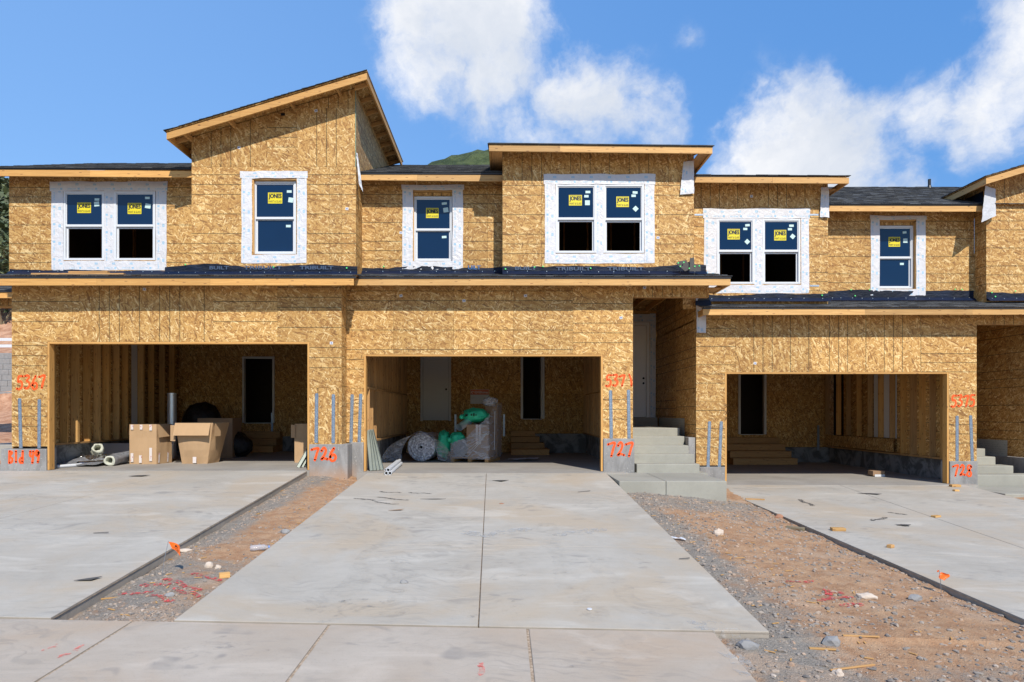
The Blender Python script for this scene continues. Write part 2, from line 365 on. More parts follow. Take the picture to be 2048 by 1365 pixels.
# ---------------------------------------------------------------- mesh helpers
class MB:
    """collects faces, one uv map in metres, several materials; build() links ONE mesh object"""
    def __init__(s): s.v=[]; s.f=[]; s.uv=[]; s.m=[]
    def face(s, pts, uvs=None, mi=0):
        i = len(s.v); s.v += [tuple(p) for p in pts]; s.f.append(tuple(range(i, i+len(pts))))
        if uvs is None:
            a = Vector(pts[1])-Vector(pts[0]); n = None
            for k in range(2, len(pts)):
                n = a.cross(Vector(pts[k])-Vector(pts[0]))
                if n.length > 1e-12: break
            n = tuple(abs(c) for c in n) if n else (0,0,1); ax = n.index(max(n))
            uvs = [((p[1],p[2]) if ax==0 else (p[0],p[2]) if ax==1 else (p[0],p[1])) for p in pts]
        s.uv.append(uvs); s.m.append(mi)
    def box(s, x0,x1,y0,y1,z0,z1, mi=0, M=None, grain=None):
        x0,x1=min(x0,x1),max(x0,x1); y0,y1=min(y0,y1),max(y0,y1); z0,z1=min(z0,z1),max(z0,z1)
        P=[Vector((x,y,z)) for z in (z0,z1) for y in (y0,y1) for x in (x0,x1)]
        if M: P=[M@p for p in P]
        L = [x1-x0,y1-y0,z1-z0]; g = L.index(max(L)) if grain is None else grain
        for q in ((0,2,3,1),(4,5,7,6),(0,1,5,4),(2,6,7,3),(0,4,6,2),(1,3,7,5)):
            pts=[P[k] for k in q]; raw=[((x0,x1)[k&1],(y0,y1)[(k>>1)&1],(z0,z1)[k>>2]) for k in q]
            o=[a for a in range(3) if a!=g]
            uvs=[(r[g], r[o[0]]+r[o[1]]) for r in raw]
            s.face(pts,uvs,mi)
        return s
    def tube(s, pts, r, n=10, mi=0, caps=True, rs=None):
        pts=[Vector(p) for p in pts]; rings=[]; L=0
        for i,p in enumerate(pts):
            d=(pts[min(i+1,len(pts)-1)]-pts[max(i-1,0)]).normalized()
            up=Vector((0,0,1)) if abs(d.z)<.9 else Vector((1,0,0))
            a=d.cross(up).normalized(); b=a.cross(d)
            if rings and (rings[-1][0][0]-rings[-1][2]).dot(a) < 0 and False: a=-a
            rr=rs[i] if rs else r
            if i: L+=(p-pts[i-1]).length
            rings.append(([p+a*math.cos(2*math.pi*k/n)*rr+b*math.sin(2*math.pi*k/n)*rr for k in range(n)],L,p))
        for i in range(len(rings)-1):
            A,la,_=rings[i]; B,lb,_=rings[i+1]
            for k in range(n):
                k2=(k+1)%n
                s.face([A[k],A[k2],B[k2],B[k]],[(la,k/n),(la,(k+1)/n),(lb,(k+1)/n),(lb,k/n)],mi)
        if caps:
            s.face(rings[0][0][::-1],None,mi); s.face(rings[-1][0],None,mi)
        return s
    def grid(s, fn, nu, nv, mi=0, uvf=None):
        P=[[Vector(fn(i/nu,j/nv)) for j in range(nv+1)] for i in range(nu+1)]
        for i in range(nu):
            for j in range(nv):
                uv=None
                if uvf: uv=[uvf(i/nu,j/nv),uvf((i+1)/nu,j/nv),uvf((i+1)/nu,(j+1)/nv),uvf(i/nu,(j+1)/nv)]
                s.face([P[i][j],P[i+1][j],P[i+1][j+1],P[i][j+1]],uv,mi)
        return s
    def build(s, name, mats, parent=None, smooth=False, weld=False, origin=None, bevel=0, kind=None):
        me=bpy.data.meshes.new(name)
        o=Vector(parent_world(parent)) if parent is not None else Vector(origin or (0,0,0))
        me.from_pydata([tuple(Vector(v)-o) for v in s.v],[],s.f)
        ul=me.uv_layers.new(name='UVMap'); flat=[c for f in s.uv for uv in f for c in uv[:2]]
        ul.data.foreach_set('uv',flat)
        for m in (mats if isinstance(mats,(list,tuple)) else [mats]): me.materials.append(MATS[m] if isinstance(m,str) else m)
        me.polygons.foreach_set('material_index',s.m)
        if weld or smooth or bevel:
            bm=bmesh.new(); bm.from_mesh(me); bmesh.ops.remove_doubles(bm,verts=bm.verts,dist=1e-4)
            bmesh.ops.recalc_face_normals(bm,faces=bm.faces); bm.to_mesh(me); bm.free()
        if smooth: me.polygons.foreach_set('use_smooth',[True]*len(me.polygons))
        ob=bpy.data.objects.new(name,me); COL.objects.link(ob)
        if parent is not None: ob.parent=parent
        else: ob.location=o
        if bevel:
            b=ob.modifiers.new('bevel','BEVEL'); b.width=bevel; b.segments=2; b.limit_method='ANGLE'
        if kind: ob['kind']=kind
        return ob
def parent_world(p):
    v=Vector((0,0,0))
    while p is not None: v+=Vector(p.location); p=p.parent
    return v
def tag(o,label,cat,group=None):
    o['label']=label; o['category']=cat
    if group: o['group']=group
    return o
def thing(name,loc,label,cat,group=None):
    o=bpy.data.objects.new(name,None); COL.objects.link(o); o.location=loc; o.empty_display_size=.2
    return tag(o,label,cat,group)
def structure(o): o['kind']='structure'; return o
def bx(name,m,parent,*a,bevel=0,**k): return MB().box(*a,**k).build(name,m,parent,bevel=bevel)

def text_faces(string, size=1.0, bold=0.0):
    cu=bpy.data.curves.new('t','FONT'); cu.body=string; cu.size=size; cu.offset=bold; cu.resolution_u=3; cu.fill_mode='FRONT'
    ob=bpy.data.objects.new('t',cu); COL.objects.link(ob)
    dg=bpy.context.evaluated_depsgraph_get(); dg.update(); me=ob.evaluated_get(dg).to_mesh()
    vs=[tuple(v.co) for v in me.vertices]; fs=[tuple(p.vertices) for p in me.polygons]
    ob.evaluated_get(dg).to_mesh_clear(); bpy.data.objects.remove(ob); bpy.data.curves.remove(cu)
    xs=[v[0] for v in vs]; ys=[v[1] for v in vs]
    return vs,fs,(min(xs),max(xs),min(ys),max(ys))
TXT={}
def put_text(mb,string,x0,x1,z0,z1,y,mi=0,bold=.0,fn=None):
    """text fitted to a rectangle; fn maps (u,v) in that rectangle to 3D, default the plane y"""
    if (string,bold) not in TXT: TXT[(string,bold)]=text_faces(string,1,bold)
    vs,fs,(a,b,c,d)=TXT[(string,bold)]
    for f in fs:
        pts=[(x0+(vs[i][0]-a)/(b-a)*(x1-x0), z0+(vs[i][1]-c)/(d-c)*(z1-z0)) for i in f]
        mb.face([fn(*p) if fn else (p[0],y,p[1]) for p in pts],None,mi)

# ---------------------------------------------------------------- sheathing panels
def sheet(parent, ax, P, u0,u1,z0,z1, holes=(), mat_='osb', t=.012, lines='auto', name='osb_panel', top=None):
    """one OSB sheet in the plane ax=P ('y' frontal, 'x' side wall) with holes cut out; top(u) limits the height (a sloped eave)"""
    g=.002
    u0+=g; u1-=g; z0+=g; z1-=g
    us=sorted({u0,u1}|{h for H in holes for h in H[:2] if u0<h<u1}); zs=sorted({z0,z1}|{h for H in holes for h in H[2:] if z0<h<z1})
    vert = (lines=='h') if lines!='auto' else (z1-z0)>(u1-u0)
    def inh(a,b): return any(H[0]<a<H[1] and H[2]<b<H[3] for H in holes)
    cells={(i,j) for i in range(len(us)-1) for j in range(len(zs)-1) if not inh((us[i]+us[i+1])/2,(zs[j]+zs[j+1])/2)}
    if not cells: return None
    mb=MB()
    def q(u,z,d): return (u,P+d,z) if ax=='y' else (P+d,u,z)
    def uv(u,z): return (u-u0,z-z0) if vert else (z-z0,u-u0)
    for (i,j) in cells:
        a,b,c,d=us[i],us[i+1],zs[j],zs[j+1]
        if top:
            if min(top(a),top(b))<=c+.01: 
                if max(top(a),top(b))<=c+.01: continue
                # triangle-ish remainder
                lo = a if top(a)<=c else b
                hi = b if lo==a else a
                k=(c-top(lo))/(top(hi)-top(lo)); cut=lo+(hi-lo)*k
                hz=min(d,top(hi)); poly=[(cut,c),(hi,c),(hi,hz)]
                if hz==d and top(hi)>d:
                    k2=(d-top(lo))/(top(hi)-top(lo)); poly.append((lo+(hi-lo)*k2,d))
            else:
                poly=[(a,c),(b,c),(b,min(d,top(b)))]
                if (top(a)<d)!=(top(b)<d):
                    k=(d-top(a))/(top(b)-top(a)); poly.append((a+(b-a)*k,d))
                poly.append((a,min(d,top(a))))
        else: poly=[(a,c),(b,c),(b,d),(a,d)]
        uvs=[uv(*p) for p in poly]
        mb.face([q(*p,0) for p in poly],uvs); mb.face([q(*p,t) for p in poly][::-1],uvs[::-1])
        for k in range(len(poly)):
            p1,p2=poly[k],poly[(k+1)%len(poly)]
            mx,mz=(p1[0]+p2[0])/2,(p1[1]+p2[1])/2
            inner=False
            for (di,dj,cond) in ((-1,0,abs(mx-a)<1e-6),(1,0,abs(mx-b)<1e-6),(0,-1,abs(mz-c)<1e-6),(0,1,abs(mz-d)<1e-6)):
                if cond and (i+di,j+dj) in cells: inner=True
            if not inner: mb.face([q(*p1,0),q(*p1,t),q(*p2,t),q(*p2,0)],[uv(*p1),uv(*p1),uv(*p2),uv(*p2)])
    if not mb.f: return None
    return mb.build(name,mat_,parent)
def vpanels(parent, ax,P,u0,u1,z0,z1,holes=(),start=None,wid=1.22,**k):
    u=u0; e=start if start is not None else u0+wid
    while u<u1-.01:
        e2=min(e,u1)
        if u1-e2<.08: e2=u1
        sheet(parent,ax,P,u,e2,z0,z1,holes,lines='h',**k); u=e2; e=u+wid
def hpanels(parent, ax,P,u0,u1,z0,z1,holes=(),start=None,**k):
    u=u0; e=start if start is not None else u0+2.44
    while u<u1-.01:
        e2=min(e,u1); sheet(parent,ax,P,u,e2,z0,z1,holes,lines='v',**k); u=e2; e=u+2.44
def studs(parent, ax, P, u0,u1,z0,z1, depth=.09, sp=.406, sgn=1, name='stud', m='lumber_inside', skip=()):
    """studs behind a wall: one mesh, shared"""
    first=None; n=int(round((u1-u0)/sp))
    for i in range(n+1):
        u=u0+i*(u1-u0)/n
        if any(a<u<b for a,b in skip): continue
        if first is None:
            first=MB()
            if ax=='y': first.box(u-.019,u+.019,P,P+depth*sgn,z0,z1)
            else: first.box(P,P+depth*sgn,u-.019,u+.019,z0,z1)
            first=first.build(name,m,parent); fu=u
        else:
            o=first.copy(); COL.objects.link(o); o.parent=parent
            o.location=first.location+Vector((u-fu,0,0) if ax=='y' else (0,u-fu,0))
def ysheet(*a,**k): return sheet(*a,**k)

def roof_plane(parent, O, U, V, lu, lv, deck='roof_deck', th=.05, courses=True, exp=.143, vis=None, seed=1):
    """deck slab plus a joined mesh of lapped shingle tabs. O eave corner, U along the eave, V up the slope (unit vectors)"""
    O,U,V=Vector(O),Vector(U).normalized(),Vector(V).normalized(); N=U.cross(V).normalized()
    if N.z<0: N=-N
    mb=MB(); c=[O+U*a+V*b-N*d for d in (0,.02) for b in (0,lv) for a in (0,lu)]
    for q in ((0,1,3,2),(4,6,7,5),(0,4,5,1),(2,3,7,6),(0,2,6,4),(1,5,7,3)): 
        mb.face([c[k] for k in q],[((c[k]-O).dot(U),(c[k]-O).dot(V)) for k in q])
    mb.build('roof_deck','osb_plain',parent)
    rnd=random.Random(seed); sh=MB()
    nrow=int(lv/exp); tabw=.24
    for r in range(nrow+1):
        b0=max(r*exp-.03 if r==0 else r*exp,-.03); b1=min(lv,(r+1)*exp+.03); a=-rnd.random()*tabw-.02
        while a<lu:
            w_=tabw*rnd.uniform(.6,1.25); a0=max(a,-.03); a1=min(a+w_-.006,lu+.03)
            if a1-a0>.01:
                h=rnd.uniform(.010,.021); 
                p=[O+U*a0+V*b0+N*h,O+U*a1+V*b0+N*h,O+U*a1+V*b1+N*.004,O+U*a0+V*b1+N*.004,O+U*a0+V*b0+N*.001,O+U*a1+V*b0+N*.001]
                uv=(r*1.37+.5+seed,round(a*7)/3.1)
                sh.face([p[0],p[1],p[2],p[3]],[uv]*4); sh.face([p[4],p[5],p[1],p[0]],[uv]*4)
                sh.face([p[4],p[0],p[3]],[uv]*3); sh.face([p[1],p[5],p[2]],[uv]*3)
            a+=w_
    sh.build('shingles','shingles',parent,kind='stuff')
def fascia(parent, x0,x1,y,z0l,z0r,h,m='lumber',t=.038,joints=()):
    """fascia board boards butted end to end, slightly tilted from z0l to z0r"""
    xs=[x0,*joints,x1]
    for a,b in zip(xs,xs[1:]):
        f=lambda x: z0l+(z0r-z0l)*(x-x0)/(x1-x0)
        mb=MB(); j=random.uniform(-.002,.002)
        P=[(a+.001,y+j,f(a)),(b-.001,y+j,f(b)),(b-.001,y+t,f(b)),(a+.001,y+t,f(a))]; Q=[(p[0],p[1],p[2]+h) for p in P]
        C=P+Q
        for q in ((0,3,2,1),(4,5,6,7),(0,1,5,4),(1,2,6,5),(2,3,7,6),(3,0,4,7)):
            mb.face([C[k] for k in q],[(C[k][0],C[k][2]+C[k][1]) for k in q])
        mb.build('fascia_board',m,parent)

# ---------------------------------------------------------------- windows with taped flanges
def strip(parent, x0,x1,z0,z1,y,seed,name='flashing_tape',m='wrap',rough=.004,edge=.006):
    rnd=random.Random(seed); W_,H_=x1-x0,z1-z0; vert=H_>W_
    nu,nv=(3,max(6,int(H_/.09))) if vert else (max(6,int(W_/.09)),3)
    def fn(u,v):
        x=x0+W_*u; z=z0+H_*v
        n=noise.noise(Vector((x*6,seed*3.1,z*6)))
        e=noise.noise(Vector((x*2.5+9,seed*1.7,z*2.5)))
        if u in (0,1): x+=e*edge*2
        if v in (0,1): z+=e*edge*2
        return (x,y-.0035-abs(n)*rough*2,z)
    mb=MB(); mb.grid(fn,nu,nv,uvf=(lambda u,v:(H_*v+seed*.37,u*1.0)) if vert else (lambda u,v:(W_*u+seed*.37,v*1.0)))
    o=mb.build(name,m,parent,smooth=True)
    return o
def jones(win,x0,x1,z0,z1,y):
    mb=MB(); mb.box(x0,x1,y-.002,y,z0,z1,0)
    w_,h=x1-x0,z1-z0
    put_text(mb,'JONES',x0+w_*.05,x1-w_*.05,z0+h*.36,z1-h*.12,y-.0035,1,bold=.022)
    for dx,dy in ((-.0035,.0004),(.0035,.0008)): put_text(mb,'JONES',x0+w_*.05+dx,x1-w_*.05+dx,z0+h*.36,z1-h*.12,y-.0035-dy,1,bold=.022)
    put_text(mb,'PAINT & GLASS',x0+w_*.05,x1-w_*.05,z0+h*.09,z0+h*.28,y-.0035,1,bold=.01)
    mb.face([(x0+w_*.05,y-.0035,z1-h*.07),(x1-w_*.05,y-.0035,z1-h*.07),(x1-w_*.05,y-.0035,z1-h*.045),(x0+w_*.05,y-.0035,z1-h*.045)],None,1)
    mb.build('sticker',['sticker_yellow','sticker_ink'],win)
def window(parent,D,px0,px1,py0,py1,pyr,inset,open_low,jpx,smalls,depth=.10):
    """double-hung vinyl window measured at the plane D+inset"""
    Y=D+inset; x0,x1=X(px0,Y),X(px1,Y); z1,z0=Z(py0,Y),Z(py1,Y); zr=Z(pyr,Y)
    fw=.045
    fr=MB()
    fr.box(x0,x0+fw,Y-.012,Y+.07,z0,z1); fr.box(x1-fw,x1,Y-.012,Y+.07,z0,z1)
    fr.box(x0+fw,x1-fw,Y-.010,Y+.07,z1-fw,z1); fr.box(x0+fw,x1-fw,Y-.010,Y+.07,z0,z0+fw)
    o=fr.build('window','vinyl',parent,bevel=.003)
    a,b=x0+fw,x1-fw; sw=.030
    # upper sash sits in front
    us=MB(); us.box(a,a+sw*.6,Y+.006,Y+.03,zr,z1-fw); us.box(b-sw*.6,b,Y+.006,Y+.03,zr,z1-fw); us.box(a+sw*.6,b-sw*.6,Y+.008,Y+.03,z1-fw-sw*.7,z1-fw)
    us.box(a,b,Y-.001,Y+.032,zr-.030,zr+.018)
    us.build('sash','vinyl',o,bevel=.002)
    MB().box(a+sw*.6,b-sw*.6,Y+.018,Y+.024,zr+.018,z1-fw-sw*.7).build('pane','glass_blue',o)
    ls=MB(); s2=sw*1.1
    ls.box(a,a+s2,Y+.036,Y+.06,z0+fw,zr-.031); ls.box(b-s2,b,Y+.036,Y+.06,z0+fw,zr-.031)
    if open_low:
        # lower sash pushed up a little behind the upper one, leaving the opening clear
        ls.box(a+s2,b-s2,Y+.038,Y+.06,zr-.065,zr-.032)
        MB().box(a,b,Y+.040,Y+.046,zr+.02,z1-fw-.04).build('pane','glass_blue',o)
    else:
        ls.box(a+s2,b-s2,Y+.038,Y+.06,zr-.045,zr-.031); ls.box(a+s2,b-s2,Y+.038,Y+.06,z0+fw,z0+fw+.022)
        MB().box(a+s2,b-s2,Y+.046,Y+.052,z0+fw+.022,zr-.045).build('pane','glass_blue',o)
    ls.build('sash','vinyl',o,bevel=.002)
    jones(o,X(jpx[0],Y),X(jpx[1],Y),Z(jpx[3],Y),Z(jpx[2],Y),Y+.0175)
    for (sx,sy,sw_,sh_,rot,low) in smalls:
        cx,cz=X(sx,Y),Z(sy,Y); M=Matrix.Translation((cx,Y+(.0165 if not low else .0445),cz))@Matrix.Rotation(R(rot),4,'Y')
        MB().box(-sw_/2,sw_/2,-.001,.001,-sh_/2,sh_/2,M=M).build('sticker','sticker_pale',o)
    return (x0,x1,z0,z1)
def tapes(parent,D,wpx,openpx,seed,mull=None,foot=True):
    """house-wrap strips round an opening: sill, jambs, head (lapped over), mullion strip"""
    x0,x1=X(wpx[0],D),X(wpx[1],D); z1,z0=Z(wpx[2],D),Z(wpx[3],D)
    a,b=X(openpx[0],D),X(openpx[1],D); t,s=Z(openpx[2],D),Z(openpx[3],D)
    strip(parent,x0+.03,x1-.02,z0,s,D,seed)
    strip(parent,x0,a,z0+.01,t+.02,D-.002,seed+1); strip(parent,b,x1,z0+.01,t+.02,D-.002,seed+2)
    strip(parent,x0-.03,x1+.02,t,z1,D-.0045,seed+3,rough=.009,edge=.012)
    if mull: strip(parent,X(mull[0],D),X(mull[1],D),s-.02,t+.02,D-.001,seed+4)
def flap(parent,pts,y,seed,m='wrap',name='wrap_flap',thick=.0,prints=None):
    """a hanging, creased piece of house wrap: pts are quad corners (bl, br, tr, tl) in metres, 3D"""
    P=[Vector(p) for p in pts]
    def fn(u,v):
        p=(P[0]*(1-u)+P[1]*u)*(1-v)+(P[3]*(1-u)+P[2]*u)*v
        n=noise.noise(Vector((u*3+seed,v*4,seed*.7))); n2=noise.noise(Vector((u*7,v*9+seed,2)))
        return p+Vector((n2*.012,-abs(n)*.05*(1.1-v)-.006,n*.012))
    w_=(P[1]-P[0]).length; h=(P[3]-P[0]).length
    mb=MB(); mb.grid(fn,6,12,uvf=lambda u,v:(v*h,u*w_/.16))
    return mb.build(name,m,parent,smooth=True)
def membrane(parent,x0,x1,y,z0,z1,seed,zap=None,words=(),dots=(),slope=0):
    """self-adhered membrane turned up the wall above a metal apron"""
    n=max(8,int((x1-x0)/.08)); mb=MB()
    def top(u): 
        x=x0+(x1-x0)*u; return z1+noise.noise(Vector((x*.9,seed,0)))*.07+noise.noise(Vector((x*5,seed,4)))*.02
    mb.grid(lambda u,v:(x0+(x1-x0)*u, y-.004-abs(noise.noise(Vector(((x0+(x1-x0)*u)*4,v*2,seed))))*.018, z0+(top(u)-z0)*v),n,4)
    mb.build('membrane','membrane',parent,smooth=True)
    ap=MB(); ap.grid(lambda u,v:(x0+(x1-x0)*u, y-.022-.10*(1-v)*(v<1)-.0, z0-.02+.085*v+noise.noise(Vector((x0+(x1-x0)*u,seed,3)))*.004),n,1)
    ap.build('apron_flashing','metal_flashing',parent)
    nd=MB(); x=x0+.1; rr=random.Random(seed)
    while x<x1-.05:
        z=z0+.048+rr.uniform(-.012,.012); nd.box(x-.007,x+.007,y-.052,y-.040,z-.007,z+.007); x+=rr.uniform(.18,.42)
    nd.build('nail_heads','nail_head',parent,kind='stuff')
    for (xw,zw,ww,hw,s_,m) in words:
        t=MB(); put_text(t,s_,xw,xw+ww,zw,zw+hw,y-.026,0,bold=.03); t.build('print',m,parent)
    for (xd,zd) in dots:
        MB().box(xd-.014,xd+.014,y-.034,y-.024,zd-.014,zd+.014).build('cap_nail','green_cap',parent,bevel=.004)
STROKES={
 '5':[[(.95,1),(.30,.98),(.22,.58),(.62,.62),(.85,.40),(.72,.12),(.35,.0),(.0,.05)]],
 '3':[[(.1,.95),(.65,1),(.75,.82),(.40,.58),(.78,.45),(.82,.2),(.45,.0),(.05,.05)]],
 '6':[[(.65,1),(.25,.62),(.10,.25),(.35,.0),(.75,.08),(.85,.35),(.55,.5),(.15,.3)]],
 '7':[[(.0,.88),(.9,1),(.72,.6),(.45,.05)]],
 'q':[[(.0,.85),(.95,1),(.8,.55),(.82,.02)]],
 '1':[[(.55,1),(.88,.5),(.92,.0)]],
 '2':[[(.15,.72),(.45,.98),(.75,.80),(.55,.42),(.12,.04),(.5,.14),(.98,.06)]],
 '8':[[(.85,.92),(.45,1),(.25,.75),(.75,.4),(.85,.12),(.5,.0),(.15,.2),(.55,.55),(.9,.85)]],
 '4':[[(.15,1),(.1,.62),(.75,.55)],[(.8,1),(.75,.5),(.6,.0)]],
 '9':[[(.85,.85),(.4,1),(.15,.75),(.45,.55),(.85,.8),(.8,.4),(.65,.0)]],
 'B':[[(.15,1),(.1,.0)],[(.15,1),(.75,.9),(.25,.55),(.8,.35),(.65,.06),(.1,.0)]],
 'l':[[(.45,.95),(.45,.0)]],
 'd':[[(.8,1),(.75,.0)],[(.75,.4),(.3,.4),(.1,.15),(.4,.0),(.75,.15)]],
}
def ribbon(mb,pts,r,fn,mi=0,sub=5):
    """rounded-end brush stroke along a Catmull-Rom spline through pts; fn maps (u,v) to 3D"""
    P=[Vector((*p,0)) for p in pts]; Q=[]
    for i in range(len(P)-1):
        a,b,c,d=P[max(i-1,0)],P[i],P[i+1],P[min(i+2,len(P)-1)]
        for k in range(sub):
            t=k/sub; Q.append(.5*((2*b)+(c-a)*t+(2*a-5*b+4*c-d)*t*t+(3*b-a-3*c+d)*t*t*t))
    Q.append(P[-1]); L=[];Rr=[]
    for i,q in enumerate(Q):
        d=(Q[min(i+1,len(Q)-1)]-Q[max(i-1,0)]).normalized(); n=Vector((-d.y,d.x,0)); rr=r*(1+.22*noise.noise(Vector((i*.6,pts[0][0]*9,r*50))))
        L.append(q+n*rr); Rr.append(q-n*rr)
    for i in range(len(Q)-1): mb.face([fn(*L[i][:2]),fn(*Rr[i][:2]),fn(*Rr[i+1][:2]),fn(*L[i+1][:2])],None,mi)
    for c in (Q[0],Q[-1]):
        mb.face([fn(c.x+math.cos(a*math.pi/5)*r,c.y+math.sin(a*math.pi/5)*r) for a in range(10)],None,mi)
def spray_text(parent,s,D,px0,px1,py0,py1,r=.0205,gaps=None):
    x0,x1=X(px0,D),X(px1,D); z1,z0=Z(py0,D),Z(py1,D); n=len(s); mb=MB(); cw=(x1-x0)/n; k=0
    for i,ch in enumerate(s):
        if ch==' ': continue
        mb=MB()
        for st in STROKES[ch]:
            k+=1; pts=[(x0+cw*(i+.06+p[0]*.84), z0+(z1-z0)*(p[1]+(.06 if i%2 else 0))) for p in st]
            y=D-.0015-.0006*k
            ribbon(mb,pts,r,lambda u,v:(u,y,v))
        mb.build('painted_digit' if ch.isdigit() else 'painted_letter','spray_orange',parent)
def straps(parent,D,lst):
    first=None
    for (px,pxb,py0,py1) in lst:
        xt,xb=X(px,D),X(pxb,D); z1,z0=Z(py0,D),Z(py1,D); w_=.034
        mb=MB(); C=[]
        for (x,z) in ((xb,z0),(xt,z1-.015)):
            C.append([(x-w_,D-.007,z),(x+w_,D-.007,z),(x+w_,D-.001,z),(x-w_,D-.001,z)])
        A,B=C
        for k in range(4):
            k2=(k+1)%4
            uv=[(A[k][0]-xb,0),(A[k2][0]-xb,0),(B[k2][0]-xt,z1-z0),(B[k][0]-xt,z1-z0)]
            mb.face([A[k],A[k2],B[k2],B[k]],uv)
        mb.face([B[0],B[1],(xt+w_*.6,D-.007,z1),(xt-w_*.6,D-.007,z1)],[(-w_,1),(w_,1),(w_*.6,1.02),(-w_*.6,1.02)])
        mb.face(A[::-1],[(9,9)]*4)
        mb.build('hold_down_strap','strap_steel',parent)
def staple_tag(parent,D,px,py,rot=0):
    M=Matrix.Translation((X(px,D),D-.003,Z(py,D)))@Matrix.Rotation(R(rot),4,'Y')
    mb=MB(); mb.box(-.032,.032,-.001,.001,-.028,.028,0,M=M)
    mb.box(-.014,.014,-.0025,-.0015,-.010,.012,1,M=M)
    mb.build('grade_tag',['tag_white','wrap_print'],parent)
def door(parent,Y,x0,x1,z0,z1,m='door_white',arched=False,knobs=1,casing=.07,knob_side=1,name='door'):
    o=MB().box(x0,x1,Y,Y+.045,z0,z1).build(name,m,parent,bevel=.004)
    w_=x1-x0; n=5 if not arched else 0
    def panel(a,b,c,d,arch=0):
        fr=MB(); k=.022
        fr.box(a,b,Y-.006,Y+.001,c,c+k); fr.box(a,a+k,Y-.006,Y+.001,c+k,d-k); fr.box(b-k,b,Y-.006,Y+.001,c+k,d-k)
        if arch:
            pts=[(a+(b-a)*t,Y-.003,d-k+arch*math.sin(math.pi*t)) for t in [i/10 for i in range(11)]]; fr.tube(pts,.011,6)
        else: fr.box(a,b,Y-.006,Y+.001,d-k,d)
        fr.build('raised_panel',m,o)
    if n:
        h=(z1-z0-.16)/n
        for i in range(n): panel(x0+.1,x1-.1,z0+.1+i*h,z0+.1+i*h+h-.05)
    else: panel(x0+.13,x1-.13,z0+.22,z0+.92); panel(x0+.13,x1-.13,z0+1.05,z1-.30,.10)
    for i in range(knobs):
        z=z0+.95+i*.14; xk=(x1-.07) if knob_side>0 else x0+.07
        MB().tube([(xk,Y-.008,z),(xk,Y-.0005,z)],.03,14).build('lock_bore','hole_black',o)
    c=MB(); k=casing
    c.box(x0-k-.01,x0-.01,Y-.03,Y+.05,z0-.02,z1+k); c.box(x1+.01,x1+k+.01,Y-.03,Y+.05,z0-.02,z1+k); c.box(x0-.01,x1+.01,Y-.03,Y+.05,z1+.01,z1+k)
    c.build('door_frame',m,o,bevel=.004)
    return o
mat('door_white',(.82,.80,.77),.5); mat('hole_black',(.004,.004,.004),.9); mat('painted_dark',(.03,.022,.016),.95)  # the near-black wall colour puts the gloom of unlit rooms into paint
mat('door_interior',(.6,.6,.57),.5)
def doorway(parent,Y,x0,x1,z0,z1,k=.06,m='door_interior'):
    c=MB(); c.box(x0-k,x0,Y-.03,Y+.11,z0,z1+k); c.box(x1,x1+k,Y-.03,Y+.11,z0,z1+k); c.box(x0,x1,Y-.03,Y+.11,z1,z1+k); c.box(x0,x1,Y-.02,Y+.11,z0-.02,z0)
    c.build('door_frame',m,parent,bevel=.003)
# ================================================================ GROUND
def lerp(a,b,t): return a+(b-a)*t
def zs(x): return .039-.0194*(x+3.66)                       # street edge falls to the right
def d1(x,y): return lerp(zs(x),.54,(y-SEAM)/(D1+.05-SEAM))
def d2(x,y): return lerp(zs(x),.478,(y-SEAM)/(13.9-SEAM))
def d3(x,y): return lerp(zs(x),.123,(y-SEAM)/(14.95-SEAM))
def d3l(y): return lerp(4.57,4.53,(y-SEAM)/9.5)
def d1r(y): return lerp(-3.657,-3.93,(y-SEAM)/8.3)
def d2l(y): return lerp(-2.667,-2.75,(y-SEAM)/8.1)
def d2r(y): return lerp(2.165,2.11,(y-SEAM)/8.2)
def walk(x,y): return zs(x)-.03*(SEAM-y)
def dirt(x,y):
    a,b,c,d=d1r(max(y,SEAM)),d2l(max(y,SEAM)),d2r(max(y,SEAM)),d3l(max(y,SEAM))
    if y<SEAM:
        q=min(1,(SEAM-y)/.6)
        return walk(x,y)-.058-.04*q+q*.03*noise.noise(Vector((x*1.3,y*1.3,0)))+.014*noise.noise(Vector((x*6,y*6,2)))*q+.005*noise.noise(Vector((x*19,y*19,5)))
    up=max(0,min(1,(y-10)/4)); back=max(0,min(1,(y-12.3)/1.4))
    if x<(b+c)/2:
        L=d1(a,y)-.10-.0*up; Rr=d2(b,y)-.045-.16*back
        t=max(0,min(1,(x-a)/(b-a))); h=lerp(L,Rr,t)+.05*math.sin(math.pi*t)*min(1,(y-SEAM)/2)
    else:
        L=d2(c,y)-.05-.10*max(0,min(1,(y-11)/1.5)); Rr=d3(d,y)-.058+up*.08+.02*noise.noise(Vector((y*2,8,0)))
        t=max(0,min(1,(x-c)/(d-c))); h=lerp(L,Rr,t*t*(3-2*t))+.03*math.sin(math.pi*t)
        if x>d: h=Rr-(x-d)*.16*(1+.6*noise.noise(Vector((y*1.5,3,0))))
    fade=min(1,(y-SEAM)/.4)
    h+=fade*(.022*noise.noise(Vector((x*1.7,y*1.7,0)))+.014*noise.noise(Vector((x*6,y*6,2))))
    return h+.005*noise.noise(Vector((x*19,y*19,5)))
def surf(x,y):
    if y<SEAM: return walk(x,y) if x<1.71 else dirt(x,y)
    if x<d1r(y): return d1(x,y)
    if x<d2l(y): return dirt(x,y)
    if x<d2r(y): return d2(x,y)
    if x<d3l(y): return dirt(x,y)
    return max(d3(x,y),dirt(x,y)) if x<d3l(y)+.9 else d3(x,y)
